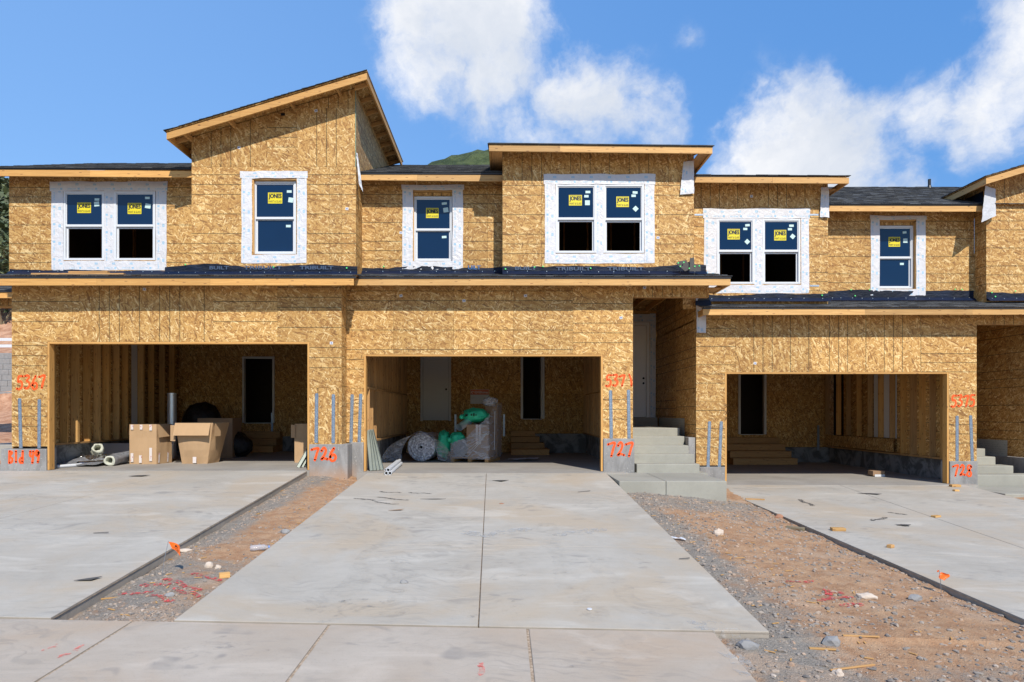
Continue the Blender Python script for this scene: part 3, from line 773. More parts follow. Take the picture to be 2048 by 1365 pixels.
def spot(px,py):
    """where the sight line through a pixel of the photograph meets the ground"""
    D=4.0
    while D<16:
        x=X(px,D)
        if Z(py,D)<=surf(x,D): return Vector((x,D,surf(x,D)))
        D+=.01
    return Vector((X(px,15),15,surf(X(px,15),15)))

# wide ground sheet, lower than everything built on it
def land(x,y):
    h=-.75
    if y>14: h+=min(1,(y-14)/4)*.3
    if y<3: h=-.35 - min(1,(3-y)/4)*.0
    return h
g=MB()
xs=[-1500,-400,-120,-60,-30,-16,-8,0,8,16,30,60,120,400,1500]; ys=[-1500,-300,-80,-30,-10,0,2.4,3.4,6,14,20,40,80,160,400,1500]
for i in range(len(xs)-1):
    for j in range(len(ys)-1):
        c=[(xs[i],ys[j]),(xs[i+1],ys[j]),(xs[i+1],ys[j+1]),(xs[i],ys[j+1])]; g.face([(a,b,land(a,b)) for a,b in c])
structure(g.build('ground','soil',smooth=True))

def slab(parent,c,zf,th=.11,gap=.004,m=('concrete_drive','concrete_slab_side'),nx=3,ny=3,name='slab'):
    """c = four (x,y) corners, bl br tr tl"""
    cx=sum(p[0] for p in c)/4; cy=sum(p[1] for p in c)/4
    c=[(p[0]+(gap if p[0]<cx else -gap),p[1]+(gap if p[1]<cy else -gap)) for p in c]
    def at(u,v):
        x=lerp(lerp(c[0][0],c[1][0],u),lerp(c[3][0],c[2][0],u),v); y=lerp(lerp(c[0][1],c[1][1],u),lerp(c[3][1],c[2][1],u),v); return x,y
    mb=MB(); e=.006
    def top(u,v): x,y=at(u,v); return (x,y,zf(x,y))
    mb.grid(top,nx,ny,0)
    per=[(i/nx,0) for i in range(nx)]+[(1,j/ny) for j in range(ny)]+[(1-i/nx,1) for i in range(nx)]+[(0,1-j/ny) for j in range(ny)]
    for k in range(len(per)):
        a,b=top(*per[k]),top(*per[(k+1)%len(per)])
        A=(a[0]+(a[0]-cx)/abs(a[0]-cx+1e-6)*e*0,a[1],a[2]-th); B=(b[0],b[1],b[2]-th)
        mb.face([a,A,B,b],None,1)
    o=mb.build(name,list(m),parent,bevel=.006); return o
def driveway(rows,cols,zf,label_z):
    base=MB(); return None
def make_driveway(ys_,edges,zf):
    """edges: list of functions x(y) from left to right; one slab per cell"""
    o=MB()
    x0,x1=edges[0],edges[-1]
    o.grid(lambda u,v:(lerp(x0(lerp(ys_[0],ys_[-1],v)),x1(lerp(ys_[0],ys_[-1],v)),u)*.999,lerp(ys_[0],ys_[-1],v),zf(lerp(x0(lerp(ys_[0],ys_[-1],v)),x1(lerp(ys_[0],ys_[-1],v)),u),lerp(ys_[0],ys_[-1],v))-.018),4,6)
    d=structure(o.build('driveway','joint_dirt'))
    for a,b in zip(ys_,ys_[1:]):
        for l,r in zip(edges,edges[1:]):
            slab(d,[(l(a),a),(r(a),a),(r(b),b),(l(b),b)],zf)
    return d
mat('joint_sand',rough=.95,build=lambda t,b:t.mix(t.step(t.noise(pos(t),40,3),.4,.65),(.30,.22,.15),(.48,.38,.28)))
mat('joint_dirt',rough=.95,build=lambda t,b:t.mix(t.step(t.noise(pos(t),14,3),.4,.65),(.16,.12,.085),(.34,.25,.17)))
s1=[SEAM+.012,8.47,11.38,13.72]
make_driveway(s1,[lambda y:-13.2,lambda y:-9.7,lambda y:lerp(-6.9,-6.47,(y-SEAM)/8.2),d1r],d1)
make_driveway([SEAM+.012,8.1,11.1,13.86],[d2l,lambda y:lerp(-.195,-.33,(y-SEAM)/8.4),d2r],d2)
make_driveway([SEAM+.012,8.4,11.4,14.93],[d3l,lambda y:lerp(6.45,7.36,(y-SEAM)/9.4),lambda y:lerp(9.0,10.1,(y-SEAM)/9.4)],d3)
# pavement along the street: joints every 1.59 m
pv=MB(); pv.grid(lambda u,v:(lerp(-14,1.70,u),lerp(3.2,SEAM-.015,v),walk(lerp(-14,1.70,u),lerp(3.2,SEAM-.015,v))-.010),6,2)
pave=structure(pv.build('pavement','joint_sand'))
xj=[1.71,.202,-1.394,-2.97,-4.56,-6.15,-7.74,-9.33,-10.9,-12.5,-14]
for a,b in zip(xj[1:],xj): slab(pave,[(a,3.2),(b,3.2),(b,SEAM-.012),(a,SEAM-.012)],walk,m=('concrete_walk','concrete_slab_side'),gap=.011)
# street behind the camera: kerb and asphalt
kb=MB(); kb.box(-60,60,2.85,3.19,-.6,-.02); structure(kb.build('kerb','concrete_porch',bevel=.02))
mat('asphalt',(.05,.05,.052),.9,build=lambda t,b:t.mix(t.noise(pos(t),60,4,.7),(.035,.035,.037),(.075,.073,.072)))
rd=MB(); rd.box(-200,200,-7,2.85,-.5,-.17); structure(rd.build('road','asphalt'))

# dirt strips between the driveways, as fine as their clods
mb=MB()
def patch(mb,x0f,x1f,y0,y1,nx,ny):
    mb.grid(lambda u,v:(lerp(x0f(lerp(y0,y1,v)),x1f(lerp(y0,y1,v)),u),lerp(y0,y1,v),dirt(lerp(x0f(lerp(y0,y1,v)),x1f(lerp(y0,y1,v)),u),lerp(y0,y1,v))),nx,ny)
patch(mb,lambda y:d1r(y)-.12,lambda y:d2l(y)+.12,SEAM-.05,14.15,44,260)
structure(mb.build('dirt_strip','soil',smooth=True))
mb=MB()
patch(mb,lambda y:d2r(y)-.08,lambda y:d3l(y)+.75,SEAM,15.3,80,280)
patch(mb,lambda y:1.66,lambda y:9.5,2.9,SEAM,150,60)
structure(mb.build('dirt_strip','soil',smooth=True))
mb=MB(); mb.grid(lambda u,v:(9.0+6*u,5.6+9.5*v,min(d3(9.4,5.6+9.5*v)-.09,1)+.02*noise.noise(Vector((u*20,v*30,0)))),40,60)
structure(mb.build('dirt_strip','soil',smooth=True))

# ================================================================ HOUSES
def trim_opening(h,D,x0,x1,z0,z1,m='lumber_orange'):
    """rough garage opening: jamb boards and head board, inside the sheathing cut"""
    bx('jamb_board',m,h,x0+.001,x0+.040,D+.003,D+.165,z0,z1,bevel=.003)
    bx('jamb_board',m,h,x1-.040,x1-.001,D+.003,D+.165,z0,z1,bevel=.003)
    bx('head_board',m,h,x0+.040,x1-.040,D+.004,D+.165,z1-.04,z1,bevel=.003)
def room(h,x0,x1,y0,y1,z0,z1,holes=(),ceil=True,left='osb',right='osb',m='osb_plain'):
    """back wall in sheets, plus plain side walls"""
    hpanels(h,'y',y1,x0,x1,z0,min(z0+1.22,z1),holes,mat_=m); 
    if z1>z0+1.22: hpanels(h,'y',y1,x0,x1,z0+1.22,min(z0+2.44,z1),holes,start=x0+1.2,mat_=m)
    if z1>z0+2.44: hpanels(h,'y',y1,x0,x1,z0+2.44,z1,holes,mat_=m)
ROOT=.3
# ---------------------------------------------------------------- house 1, left
h1=thing('house',(-6.5,D1,ROOT),'unfinished OSB town house sprayed 5367 with a high sloped shed roof','house','town houses under construction in one row')
OP1=(X(94.5,D1),X(618.7,D1),.54,Z(684,D1)); XR=-3.245
zb=1.02
zt=4.44
# garage front: vertical sheets at the sides, horizontal ones over the door
vpanels(h1,'y',D1,-9.9,X(158,D1),3.13-.0,zt,[OP1]); sheet(h1,'y',D1,-9.9,X(158,D1),zb,3.13,[OP1],lines='h')
sheet(h1,'y',D1,X(158,D1),X(368,D1),3.13,zt,[OP1],lines='v'); sheet(h1,'y',D1,X(368,D1),X(426,D1),3.13,zt,[OP1],lines='v')
sheet(h1,'y',D1,X(426,D1),X(555,D1),3.13,zt,[OP1],lines='h'); sheet(h1,'y',D1,X(555,D1),XR,2.2,zt,[OP1],lines='h')
sheet(h1,'y',D1,X(555,D1),XR,zb,2.2,[OP1],lines='v')
sheet(h1,'x',XR-.012,D1+.012,D2+.1,zb,zt,lines='h')
vpanels(h1,'x',-9.9,D1+.012,23.4,zb-.4,zt)
trim_opening(h1,D1,OP1[0],OP1[1],.545,OP1[3])
bx('stem_wall','stem_wall',h1,X(3,D1),OP1[0]-.003,D1-.03,D1+.3,-.5,Z(898,D1),bevel=.012)
bx('stem_wall','stem_wall',h1,OP1[1]+.003,X(695.7,D1),D1-.03,D2+.05,-.6,zb+.045,bevel=.012)
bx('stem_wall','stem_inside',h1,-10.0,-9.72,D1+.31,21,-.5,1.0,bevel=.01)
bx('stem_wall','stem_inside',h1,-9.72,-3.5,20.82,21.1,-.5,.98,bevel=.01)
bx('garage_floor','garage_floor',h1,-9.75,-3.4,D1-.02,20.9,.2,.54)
# interior
bd1=(X(490,20.8),X(546,20.8),Z(846,20.8),Z(718,20.8))
room(h1,-9.88,-3.4,D1,20.8,.98,4.15,[(bd1[0]-.03,bd1[1]+.03,bd1[2],bd1[3]+.03)])
sheet(h1,'y',20.79,bd1[0]-.1,bd1[1]+.1,.54,.98,lines='v',mat_='osb_plain')
doorway(h1,20.76,bd1[0],bd1[1],bd1[2],bd1[3])
bx('hall_wall','painted_dark',h1,-9.7,-3.4,22.3,22.35,.5,4.1)  # near-black colour stands in for the unlit hall behind the doorway
for k,yy in enumerate((D1+.45,D1+.86,D1+1.27,D1+1.68,D1+2.09,D1+2.5,D1+2.9,D1+3.3,D1+3.7,D1+4.5,D1+5.0,D1+5.6,D1+6.2)):
    bx('stud','lumber' if k%2 else 'lumber_orange',h1,-9.74,-9.58,yy-.019-(.04 if k%3==0 else 0),yy+.019,1.0+.04,4.15)
bx('sole_plate','lumber_inside',h1,-9.76,-9.60,D1+.3,20.8,1.002,1.04)
vpanels(h1,'x',-9.77,D1+.3,18.0,1.04,4.15,mat_='osb_plain')
bx('drywall_panel','vinyl',h1,-9.765,-9.755,17.95,18.5,1.04,4.15)
bx('partition_wall','osb_plain',h1,-3.47,-3.35,D1+.35,20.8,.54,4.15)
bx('ceiling','osb_plain',h1,-9.88,-3.3,D1+.2,23,4.16,4.2)
for k in range(9): bx('joist','lumber_inside',h1,-9.7,-3.4,D1+.6+k*.75,D1+.64+k*.75,3.92,4.155)
for k in range(3): bx('wood_step','lumber_inside',h1,bd1[0]-.25,bd1[1]+.3,20.8-.3*(3-k),20.78,.54+.2*k,.54+.2*(k+1)-.005,bevel=.005)
bx('tie_strap','galvanised',h1,X(540,20.8)+.05,X(540,20.8)+.11,20.74,20.76,.98,1.7)
# skirt roof and fascia in front of the upper floor
zf1=Z(571,D1-OH)
fascia(h1,-11.4,X(707.5,D1-OH),D1-OH,zf1-.002,zf1+.002,.135,'lumber_orange',joints=(X(193,D1-OH),X(420,D1-OH)))
bx('drip_edge','drip_edge',h1,-11.42,X(712,D1-OH),D1-OH-.012,D1-OH+.05,zf1+.136,zf1+.175)
roof_plane(h1,(-11.4,D1-OH,zf1+.19),(1,0,0),(0,1,.215),-2.9+11.4,1.5,seed=3)

# upper storey: recessed left wall
XU0=X(18,U1); zu0=4.55; zu1=6.96
WDL=(X(127.5,U1)-.01,X(311,U1)+.01,Z(521,U1),Z(383,U1))
holes=[(WDL[0],X(209.5,U1),WDL[2],WDL[3]),(X(228,U1),WDL[1],WDL[2],WDL[3])]
vpanels(h1,'y',U1,XU0,-6.45,zu0,zu1,holes,start=X(81,U1))
sheet(h1,'x',XU0,U1+.02,U1+2.44,zu0,zu1); sheet(h1,'x',XU0,U1+2.44,U1+4.88,zu0,zu1); sheet(h1,'x',XU0,U1+4.88,U1+8,zu0,zu1)
window(h1,U1,127.5,209,383,521,451,.004,True,(153.5,181,405,426),[(193,399,.10,.05,0,0),(192.5,408,.11,.10,-6,0)])
window(h1,U1,228.5,311,383,521,451,.004,True,(254.5,282,406,428),[(294,396,.10,.05,0,0),(295,412,.12,.10,8,0)])
tapes(h1,U1,(103,333.5,364,541),(127,312,383,522),11,mull=(209,229))
# upper storey: forward bay with the shed roof
XB0,XB1=X(383,B1),-3.04; RS=.300
RX0,RX1=X(333,B1-OH),X(734,B1-OH); rz=lambda x:7.185+RS*(x-RX0)
topw=lambda x: rz(x)+.13
hs=[(X(505,B1),X(593,B1),Z(509,B1),Z(357,B1))]
sx=[XB0,X(489,B1),X(594,B1),X(684,B1),XB1]
zc=Z(334,B1)
vpanels(h1,'y',B1,XB0,X(684,B1),4.6,zc,hs,start=X(424,B1)); vpanels(h1,'y',B1,X(684,B1),XB1,4.6,zc,hs)
for a,b,l in ((XB0,X(534,B1),'v'),(X(534,B1),X(594,B1),'h'),(X(594,B1),XB1,'v')):
    sheet(h1,'y',B1,a,b,zc,zc+1.22,lines=l,top=topw)
sheet(h1,'y',B1,X(500,B1),XB1,zc+1.22,zc+2.44,lines='v',top=topw)
vpanels(h1,'x',XB1-.012,B1+.012,18.6,4.6,zc,lines='h') if False else None
y=B1+.012
while y<18.6:
    y2=min(y+1.22,18.6); sheet(h1,'x',XB1-.012,y,y2,4.6,topw(XB1)-.02,lines='h'); y=y2
sheet(h1,'x',XB0,B1+.012,B1+1.2,4.6,topw(XB0)-.02); sheet(h1,'x',XB0,B1+1.2,18.6,6.2,topw(XB0)-.02)
bx('corner_strip','membrane_green',h1,XB1-.006,XB1+.003,B1-.003,B1+.006,5.8,7.9) if 'membrane_green' in MATS else None
window(h1,B1,507,592.5,363.5,509,436,.085,False,(535.5,564,385,407),[(578,383,.10,.05,0,0),(581,400,.10,.10,8,0),(575.5,451.5,.10,.05,0,1)])
bx('sill_board','lumber',h1,hs[0][0],hs[0][1],B1+.012,B1+.15,hs[0][3]-.03,hs[0][3]); bx('side_jamb','lumber',h1,hs[0][0],hs[0][0]+.02,B1+.012,B1+.15,hs[0][2],hs[0][3]-.03)
tapes(h1,B1,(483,613.5,343,527),(504,594,357,510),21)
# rake fascia, roof, lookouts
fascia(h1,RX0,RX1,B1-OH,rz(RX0),rz(RX1),.135,'lumber_orange',joints=(X(480,B1-OH),))
V=Vector((1,0,RS)).normalized()
roof_plane(h1,(RX0-.01,B1-OH-.02,rz(RX0)+.165),(0,1,0),V,4.95,(RX1-RX0)*math.hypot(1,RS)+.02,seed=5)
def slopeboard(name,m,p,x0,x1,y0,y1,zf,h):
    mb=MB(); P=[(x0,y0,zf(x0)),(x1,y0,zf(x1)),(x1,y1,zf(x1)),(x0,y1,zf(x0))]; Q=[(a,b,c+h) for a,b,c in P]; C=P+Q
    for q in ((0,3,2,1),(4,5,6,7),(0,1,5,4),(1,2,6,5),(2,3,7,6),(3,0,4,7)): mb.face([C[k] for k in q])
    return mb.build(name,m,p)
slopeboard('fascia_board','lumber_orange',h1,RX1-.038,RX1,B1-OH+.038,B1+4.4,lambda x:rz(RX1),.135)
slopeboard('fascia_board','lumber_orange',h1,RX0,RX0+.038,B1-OH+.038,B1+4.4,lambda x:rz(RX0),.135)
for px in (375,463,584,677): 
    xx=X(px,B1-.2); slopeboard('lookout','lumber',h1,xx-.019,xx+.019,B1-OH+.04,B1-.002,lambda x:rz(x)+.04,.09)
for k in range(8):
    yy=B1-.12+k*.61
    slopeboard('lookout','lumber',h1,XB1+.003,RX1-.04,yy,yy+.04,lambda x:rz(x)+.04,.09)
    if k<4: slopeboard('lookout','lumber',h1,RX0+.04,XB0-.003,yy,yy+.04,lambda x:rz(x)+.04,.09)
# main roof over the left wall
zm=Z(354.5,U1-OH)
fascia(h1,-11.3,X(383,U1-OH)-.0,U1-OH,zm+.03,zm-.01,.135,'lumber_orange',joints=(X(180,U1-OH),))
bx('drip_edge','drip_edge',h1,-11.32,XB0-.01,U1-OH-.012,U1-OH+.04,zm+.13+.03,zm+.185)
roof_plane(h1,(-11.3,U1-OH,zm+.19),(1,0,0),Vector((0,1,.385)).normalized(),XB0+11.3-.01,5.0,seed=7)
roof_plane(h1,(XB1+.35-8.6,24.0,zm+.19),(1,0,0),Vector((0,-1,.385)).normalized(),8.4,5.0,seed=8)

bx('back_wall','osb_plain',h1,-10.6,-3.3,23.4,23.5,-.4,6.7)
# upper rooms seen through the open sashes
def upper_room(h,x0,x1,y0,z0,z1,dp=3.2):
    bx('floor','osb_plain',h,x0,x1,y0+.12,y0+dp,z0-.05,z0); bx('ceiling','osb_plain',h,x0,x1,y0+.12,y0+dp,z1,z1+.03)
    bx('partition_wall','painted_dark',h,x0,x1,y0+dp+.1,y0+dp+.15,z0,z1)  # room darkness is painted: these partitions are coloured almost black
    bx('partition_wall','painted_dark',h,x0,x0+.05,y0+.12,y0+dp,z0,z1); bx('partition_wall','painted_dark',h,x1-.05,x1,y0+.12,y0+dp,z0,z1)
    n=int((x1-x0)/.6)
    for i in range(n): bx('stud','lumber_inside',h,x0+.3+i*.6,x0+.34+i*.6,y0+dp,y0+dp+.09,z0,z1)
upper_room(h1,XU0+.05,XB0-.02,U1,4.5,6.75); upper_room(h1,XB0+.05,XB1-.05,B1,4.5,7.1)
mat('membrane_green',(.10,.26,.20),.6)
bx('corner_tape','membrane_green',h1,XB1-.010,XB1+.0015,B1-.0025,B1+.004,Z(334,B1),Z(170,B1))
membrane(h1,X(330,B1),X(707,D1)-.0,B1,Z(549,B1)-.015,Z(532,B1),31,words=[(X(488,B1),Z(540,B1),.80,.075,'TRIBUILT','membrane_print'),(X(600,B1),Z(540,B1),.70,.075,'TRIBUILT','membrane_print'),(X(420,B1),Z(540,B1),.40,.07,'BUILT','membrane_print')],dots=[(X(548,B1),Z(535,B1)),(X(694,B1),Z(537,B1)),(X(372,B1),Z(530,B1))])
membrane(h1,XU0+.02,XB0,U1,Z(549,U1),Z(541,U1),33,dots=[(X(46,U1),Z(549,U1)),(X(80,U1),Z(548.5,U1))])
flap(h1,[(X(720,B1)-.0,B1-.1,Z(372,B1)),(X(728,B1),B1-.1,Z(388,B1)),(X(716.5,B1),B1-.07,Z(310,B1)),(X(714,B1),B1-.07,Z(308,B1))],B1,3,m='wrap_plain')
straps(h1,D1,[(39.5,42,797,897),(79,78.5,799,897),(633.5,632.5,787,886),(667,666.5,789,887)])
spray_text(h1,'5367',D1,33,92,753,779); spray_text(h1,'Bld 49',D1-.032,17,80,903,926,r=.023); spray_text(h1,'726',D1-.032,622,675,897,922,r=.025)
for a in ((289,579,0),(663,686.5,4)): staple_tag(h1,D1,*a)
for a in ((478,296,15),(632,222,-12),(694,418,3)): staple_tag(h1,B1,*a)
bx('pipe_penetration','hole_black',h1,X(562,B1),X(570,B1),B1-.02,B1+.01,Z(232,B1),Z(227,B1),bevel=.01)

# ---------------------------------------------------------------- house 2, centre
h2=thing('house',(0,D2,ROOT),'unfinished OSB town house sprayed 5371 and 727 beside the concrete entry stairs','house','town houses under construction in one row')
OP2=(X(727.5,D2),X(1206,D2),.478,Z(709,D2)); XE=X(1266,D2); XF=4.296; zt2=4.52
H2=[OP2,(XE,XF+.1,-1,Z(595,D2))]
xa=X(787,D2); xb=X(1146,D2)
sheet(h2,'y',D2,XR,xa,1.085,2.2,H2,lines='h'); sheet(h2,'y',D2,XR,xa,2.2,zt2,H2,lines='h')
sheet(h2,'y',D2,xa,X(907.5,D2),2.2,zt2,H2,lines='h'); sheet(h2,'y',D2,X(907.5,D2),X(1027,D2),2.2,zt2,H2,lines='h'); sheet(h2,'y',D2,X(1027,D2),xb,2.2,zt2,H2,lines='h')
sheet(h2,'y',D2,xb,XE,2.75,zt2,H2,lines='h'); sheet(h2,'y',D2,xb,XE,1.16,2.75,H2,lines='h')
sheet(h2,'y',D2,XE,XE+1.22,Z(595,D2),zt2,lines='v'); sheet(h2,'y',D2,XE+1.22,XF,Z(595,D2),zt2,lines='v')
bx('porch_beam','lumber_inside',h2,XE-.1,XF,D2+.014,D2+.15,Z(595,D2)+.004,4.4)
trim_opening(h2,D2,OP2[0],OP2[1],.483,OP2[3])
bx('stem_wall','stem_wall',h2,X(695.7,D2)+.06,OP2[0]-.003,D2-.03,D2+.3,-.4,Z(885,D2),bevel=.012)
bx('stem_wall','stem_wall',h2,OP2[1]+.003,X(1268.5,D2),D2-.035,D2+.3,-.2,Z(877.5,D2),bevel=.015)
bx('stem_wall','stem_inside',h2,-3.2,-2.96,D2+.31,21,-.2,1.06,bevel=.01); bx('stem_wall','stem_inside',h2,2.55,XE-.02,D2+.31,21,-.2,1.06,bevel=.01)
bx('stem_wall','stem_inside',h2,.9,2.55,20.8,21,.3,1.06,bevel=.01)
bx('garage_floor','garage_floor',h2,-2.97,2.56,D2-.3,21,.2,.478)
YB=21.0
dA=(X(844,YB)+.04,X(899,YB)-.03,Z(841,YB),Z(713,YB)); dB=(X(1046,YB),X(1079,YB)+.08,Z(838,YB),Z(711,YB)-.03)
HB=[(dA[0]-.02,dA[1]+.02,dA[2],dA[3]+.02),(dB[0]-.02,dB[1]+.02,dB[2],dB[3]+.02)]
room(h2,-3.0,2.6,D2,YB,1.06,4.2,HB); sheet(h2,'y',YB,-3,2.6,.478,1.06,lines='v',mat_='osb_plain')
door(h2,YB-.05,dA[0],dA[1],dA[2],dA[3],m='door_interior',knob_side=1)
doorway(h2,YB-.04,dB[0],dB[1],dB[2],dB[3],k=.07)
bx('door_leaf','door_interior',h2,dB[1]-.03,dB[1]+.01,YB+.1,YB+.85,dB[2],dB[3],bevel=.003)
bx('hall_wall','painted_dark',h2,-3,2.7,YB+1.5,YB+1.55,.4,4.18)  # hall darkness comes from its near-black colour
for z0,z1 in ((1.10,2.22),(2.26,4.15)):
    studs(h2,'x',-2.99,D2+.3,YB-.3,z0,z1,depth=.09,sp=.406)
    studs(h2,'x',2.56,D2+.3,YB-.3,z0,z1,depth=-.10,sp=.406)
bx('blocking','lumber_inside',h2,-2.99,-2.90,D2+.3,YB-.2,2.22,2.26); bx('sole_plate','lumber_inside',h2,-2.99,-2.85,D2+.3,YB-.1,1.062,1.10)
bx('sole_plate','lumber_inside',h2,2.46,2.6,D2+.3,YB-.1,1.062,1.10)
vpanels(h2,'x',-3.01,D2+.1,YB,1.1,4.2,mat_='osb_plain'); vpanels(h2,'x',2.60,D2+.1,YB,1.1,4.2,mat_='osb_plain')
bx('ceiling','osb_plain',h2,-3.1,XE,D2+.16,23,4.19,4.22)
for k in range(4): bx('wood_step','lumber_inside',h2,.25,1.35-.12*k,YB-.32*(4-k),YB-.02,.478+.17*k,.478+.17*(k+1)-.005,bevel=.005)
for xx,zz in ((X(911,YB),1.0),(X(1008,YB),1.0)): bx('tie_strap','galvanised',h2,xx-.03,xx+.03,YB-.03,YB-.015,.98,1.65)
bx('corner_jog','osb_plain',h2,1.9,1.92,YB-.5,YB,1.06,4.2) if False else None
# porch: side walls, back wall with the front door, ceiling joists
YP=19.1
vpanels(h2,'x',XE-.012,D2+.15,YP,.5,4.5,lines='h') if False else None
y=D2+.16
while y<YP:
    y2=min(y+1.22,YP); sheet(h2,'x',XE-.013,y,y2,.5,4.6,lines='h'); y=y2
bx('stud','lumber',h2,XE-.05,XE-.016,D2+.014,D2+.15,1.17,Z(595,D2)-.0)
y=D3+.0
k=0
while y<YP-.01:
    y2=min(y+(.55 if k==0 else 1.22),YP); sheet(h2,'x',4.30,y,y2,.62 if y<15.9 else 1.2,2.35,lines='h'); sheet(h2,'x',4.30,y,y2,2.35,4.7,lines='h'); y=y2; k+=1
xd0,xd1=X(1292,YP)-.92,X(1291.5,YP)
sheet(h2,'y',YP,XE,4.3,1.35,4.7,[(xd0-.1,xd1+.1,1,Z(646,YP)+.02)],lines='h')
fd=door(h2,YP-.03,xd0,xd1,Z(835,YP),Z(652,YP),arched=True,knobs=2,casing=.085)
strip(h2,X(1299,YP)+.005,X(1311,YP),Z(838,YP),Z(628,YP),YP-.02,61); strip(h2,xd0-.3,X(1310,YP),Z(645,YP),Z(629,YP),YP-.025,62)
bx('threshold','hole_black',h2,xd0-.08,xd1+.08,YP-.05,YP,Z(838,YP),Z(835.5,YP))
for xx in (2.98,3.54,4.02): bx('joist','lumber_orange',h2,xx-.019,xx+.019,D2+.16,YP,4.52,4.66)
bx('joist','lumber_orange',h2,XE,4.29,YP-.06,YP-.02,4.48,4.54); bx('blocking','lumber_orange',h2,3.56,4.0,17.2,17.24,4.55,4.64)
bx('roof_deck','osb_plain',h2,XE-.1,4.3,D2+.16,YP,4.68,4.70)
# skirt roof and fascia
zf2=Z(571,D2-OH)
fascia(h2,X(710,D2-OH),X(1461,D2-OH),D2-OH,zf2,zf2,.13,'lumber',joints=(X(938,D2-OH),X(1176,D2-OH)))
bx('drip_edge','drip_edge',h2,X(712,D2-OH),X(1462,D2-OH),D2-OH-.012,D2-OH+.05,zf2+.131,zf2+.168)
roof_plane(h2,(X(712,D2-OH),D2-OH,zf2+.18),(1,0,0),Vector((0,1,.245)).normalized(),X(1461,D2-OH)-X(712,D2-OH),1.12,seed=13)

bx('soffit_board','lumber_inside',h2,XF+.002,X(1461,D2-OH)-.04,D2-.003,D2+.6,zf2+.02,zf2+.04); bx('fascia_board','lumber',h2,X(1461,D2-OH)-.038,X(1461,D2-OH),D2-OH+.04,D2+.6,zf2,zf2+.13)
# upper storey: recessed wall with single window
hs=[(X(826,U1),X(905,U1),Z(523,U1),Z(381,U1))]
zu=Z(549,U1)-.1
vpanels(h2,'y',U1,X(724,U1),.02,zu,6.88,hs,start=X(750,U1))
window(h2,U1,827.5,905,393.5,523,459,.085,False,(852,877,416,436),[(888.5,407,.11,.05,-6,0),(891.5,420,.11,.10,-8,0),(888,473.5,.10,.05,-3,1)])
bx('side_jamb','lumber',h2,hs[0][0],hs[0][0]+.015,U1+.012,U1+.15,hs[0][2],hs[0][3]-.05); bx('head_jamb','lumber',h2,hs[0][0],hs[0][1],U1+.012,U1+.15,hs[0][3]-.03,hs[0][3])
sheet(h2,'y',U1+.07,hs[0][0],hs[0][1],Z(393,U1+.1),hs[0][3]-.03,lines='v')
tapes(h2,U1,(805,926,370.5,539.5),(826,905,381,523),41)
# upper storey: forward bay, double window
XV1=X(1388,B2)
hs=[(X(1111,B2),X(1193,B2),Z(507,B2),Z(369,B2)),(X(1206,B2),X(1288.5,B2),Z(507,B2),Z(369,B2))]
zc=Z(368,B2)
vpanels(h2,'y',B2,0,XV1,4.6,zc,hs,start=X(1083,B2)); hpanels(h2,'y',B2,0,XV1,zc,7.17,start=X(1102,B2))
sheet(h2,'x',0,B2+.012,U1,4.6,7.0); sheet(h2,'x',-.0,U1,17.24,6.4,7.0)
y=B2+.012
while y<19:
    y2=min(y+1.22,19); sheet(h2,'x',XV1-.012,y,y2,4.72,7.05,lines='h'); y=y2
window(h2,B2,1111,1192.5,369,506.5,437,.004,True,(1138,1164,390,411),[(1176,384,.10,.05,0,0),(1173,392.5,.09,.05,0,0),(1175,405.5,.10,.10,0,0)])
window(h2,B2,1206.5,1288,369,506.5,438,.004,True,(1233,1258,393,414),[(1270.5,385,.10,.05,4,0),(1267.5,391.5,.09,.05,0,0),(1271.5,417.5,.09,.09,45,0)])
tapes(h2,B2,(1090,1309,349,527.5),(1111,1289,369,508),51,mull=(1192,1207))
zm2=Z(305.5,B2-OH)
fa,fb=X(978,B2-OH),X(1425,B2-OH)
fascia(h2,fa,fb,B2-OH,zm2+.03,zm2-.02,.13,'lumber',joints=(X(1120,B2-OH),))
slopeboard('drip_edge','drip_edge',h2,fa-.01,fb+.01,B2-OH-.012,B2-OH+.04,lambda x:zm2+.03+.132-.05*(x-fa)/(fb-fa),.035)
roof_plane(h2,(fa,B2-OH,zm2+.175),(1,0,-.011),Vector((0,1,.25)).normalized(),fb-fa,4.6,seed=15)
bx('fascia_board','lumber',h2,fa,fa+.038,B2-OH+.04,B2+4,zm2+.03,zm2+.16); bx('fascia_board','lumber',h2,fb-.038,fb,B2-OH+.04,B2+4,zm2-.02,zm2+.11)
bx('soffit_board','lumber_inside',h2,XV1+.002,fb-.04,B2-OH+.04,18.6,zm2+.02,zm2+.04); bx('soffit_board','lumber_inside',h2,fa+.04,-.002,B2-OH+.04,18.6,zm2+.05,zm2+.07)

# main roof
zm=Z(362.3,U1-OH)
fascia(h2,X(720,U1-OH),-.0,U1-OH,zm+.02,zm-.01,.13,'lumber',joints=(X(835,U1-OH),))
bx('drip_edge','drip_edge',h2,X(718,U1-OH),-.005,U1-OH-.012,U1-OH+.04,zm+.135,zm+.18)
roof_plane(h2,(X(722,U1-OH),U1-OH,zm+.18),(1,0,0),Vector((0,1,.395)).normalized(),abs(X(722,U1-OH)),5.0,seed=17)
roof_plane(h2,(XB1,24.0,zm+.18),(1,0,0),Vector((0,-1,.395)).normalized(),7.2,5.0,seed=18)

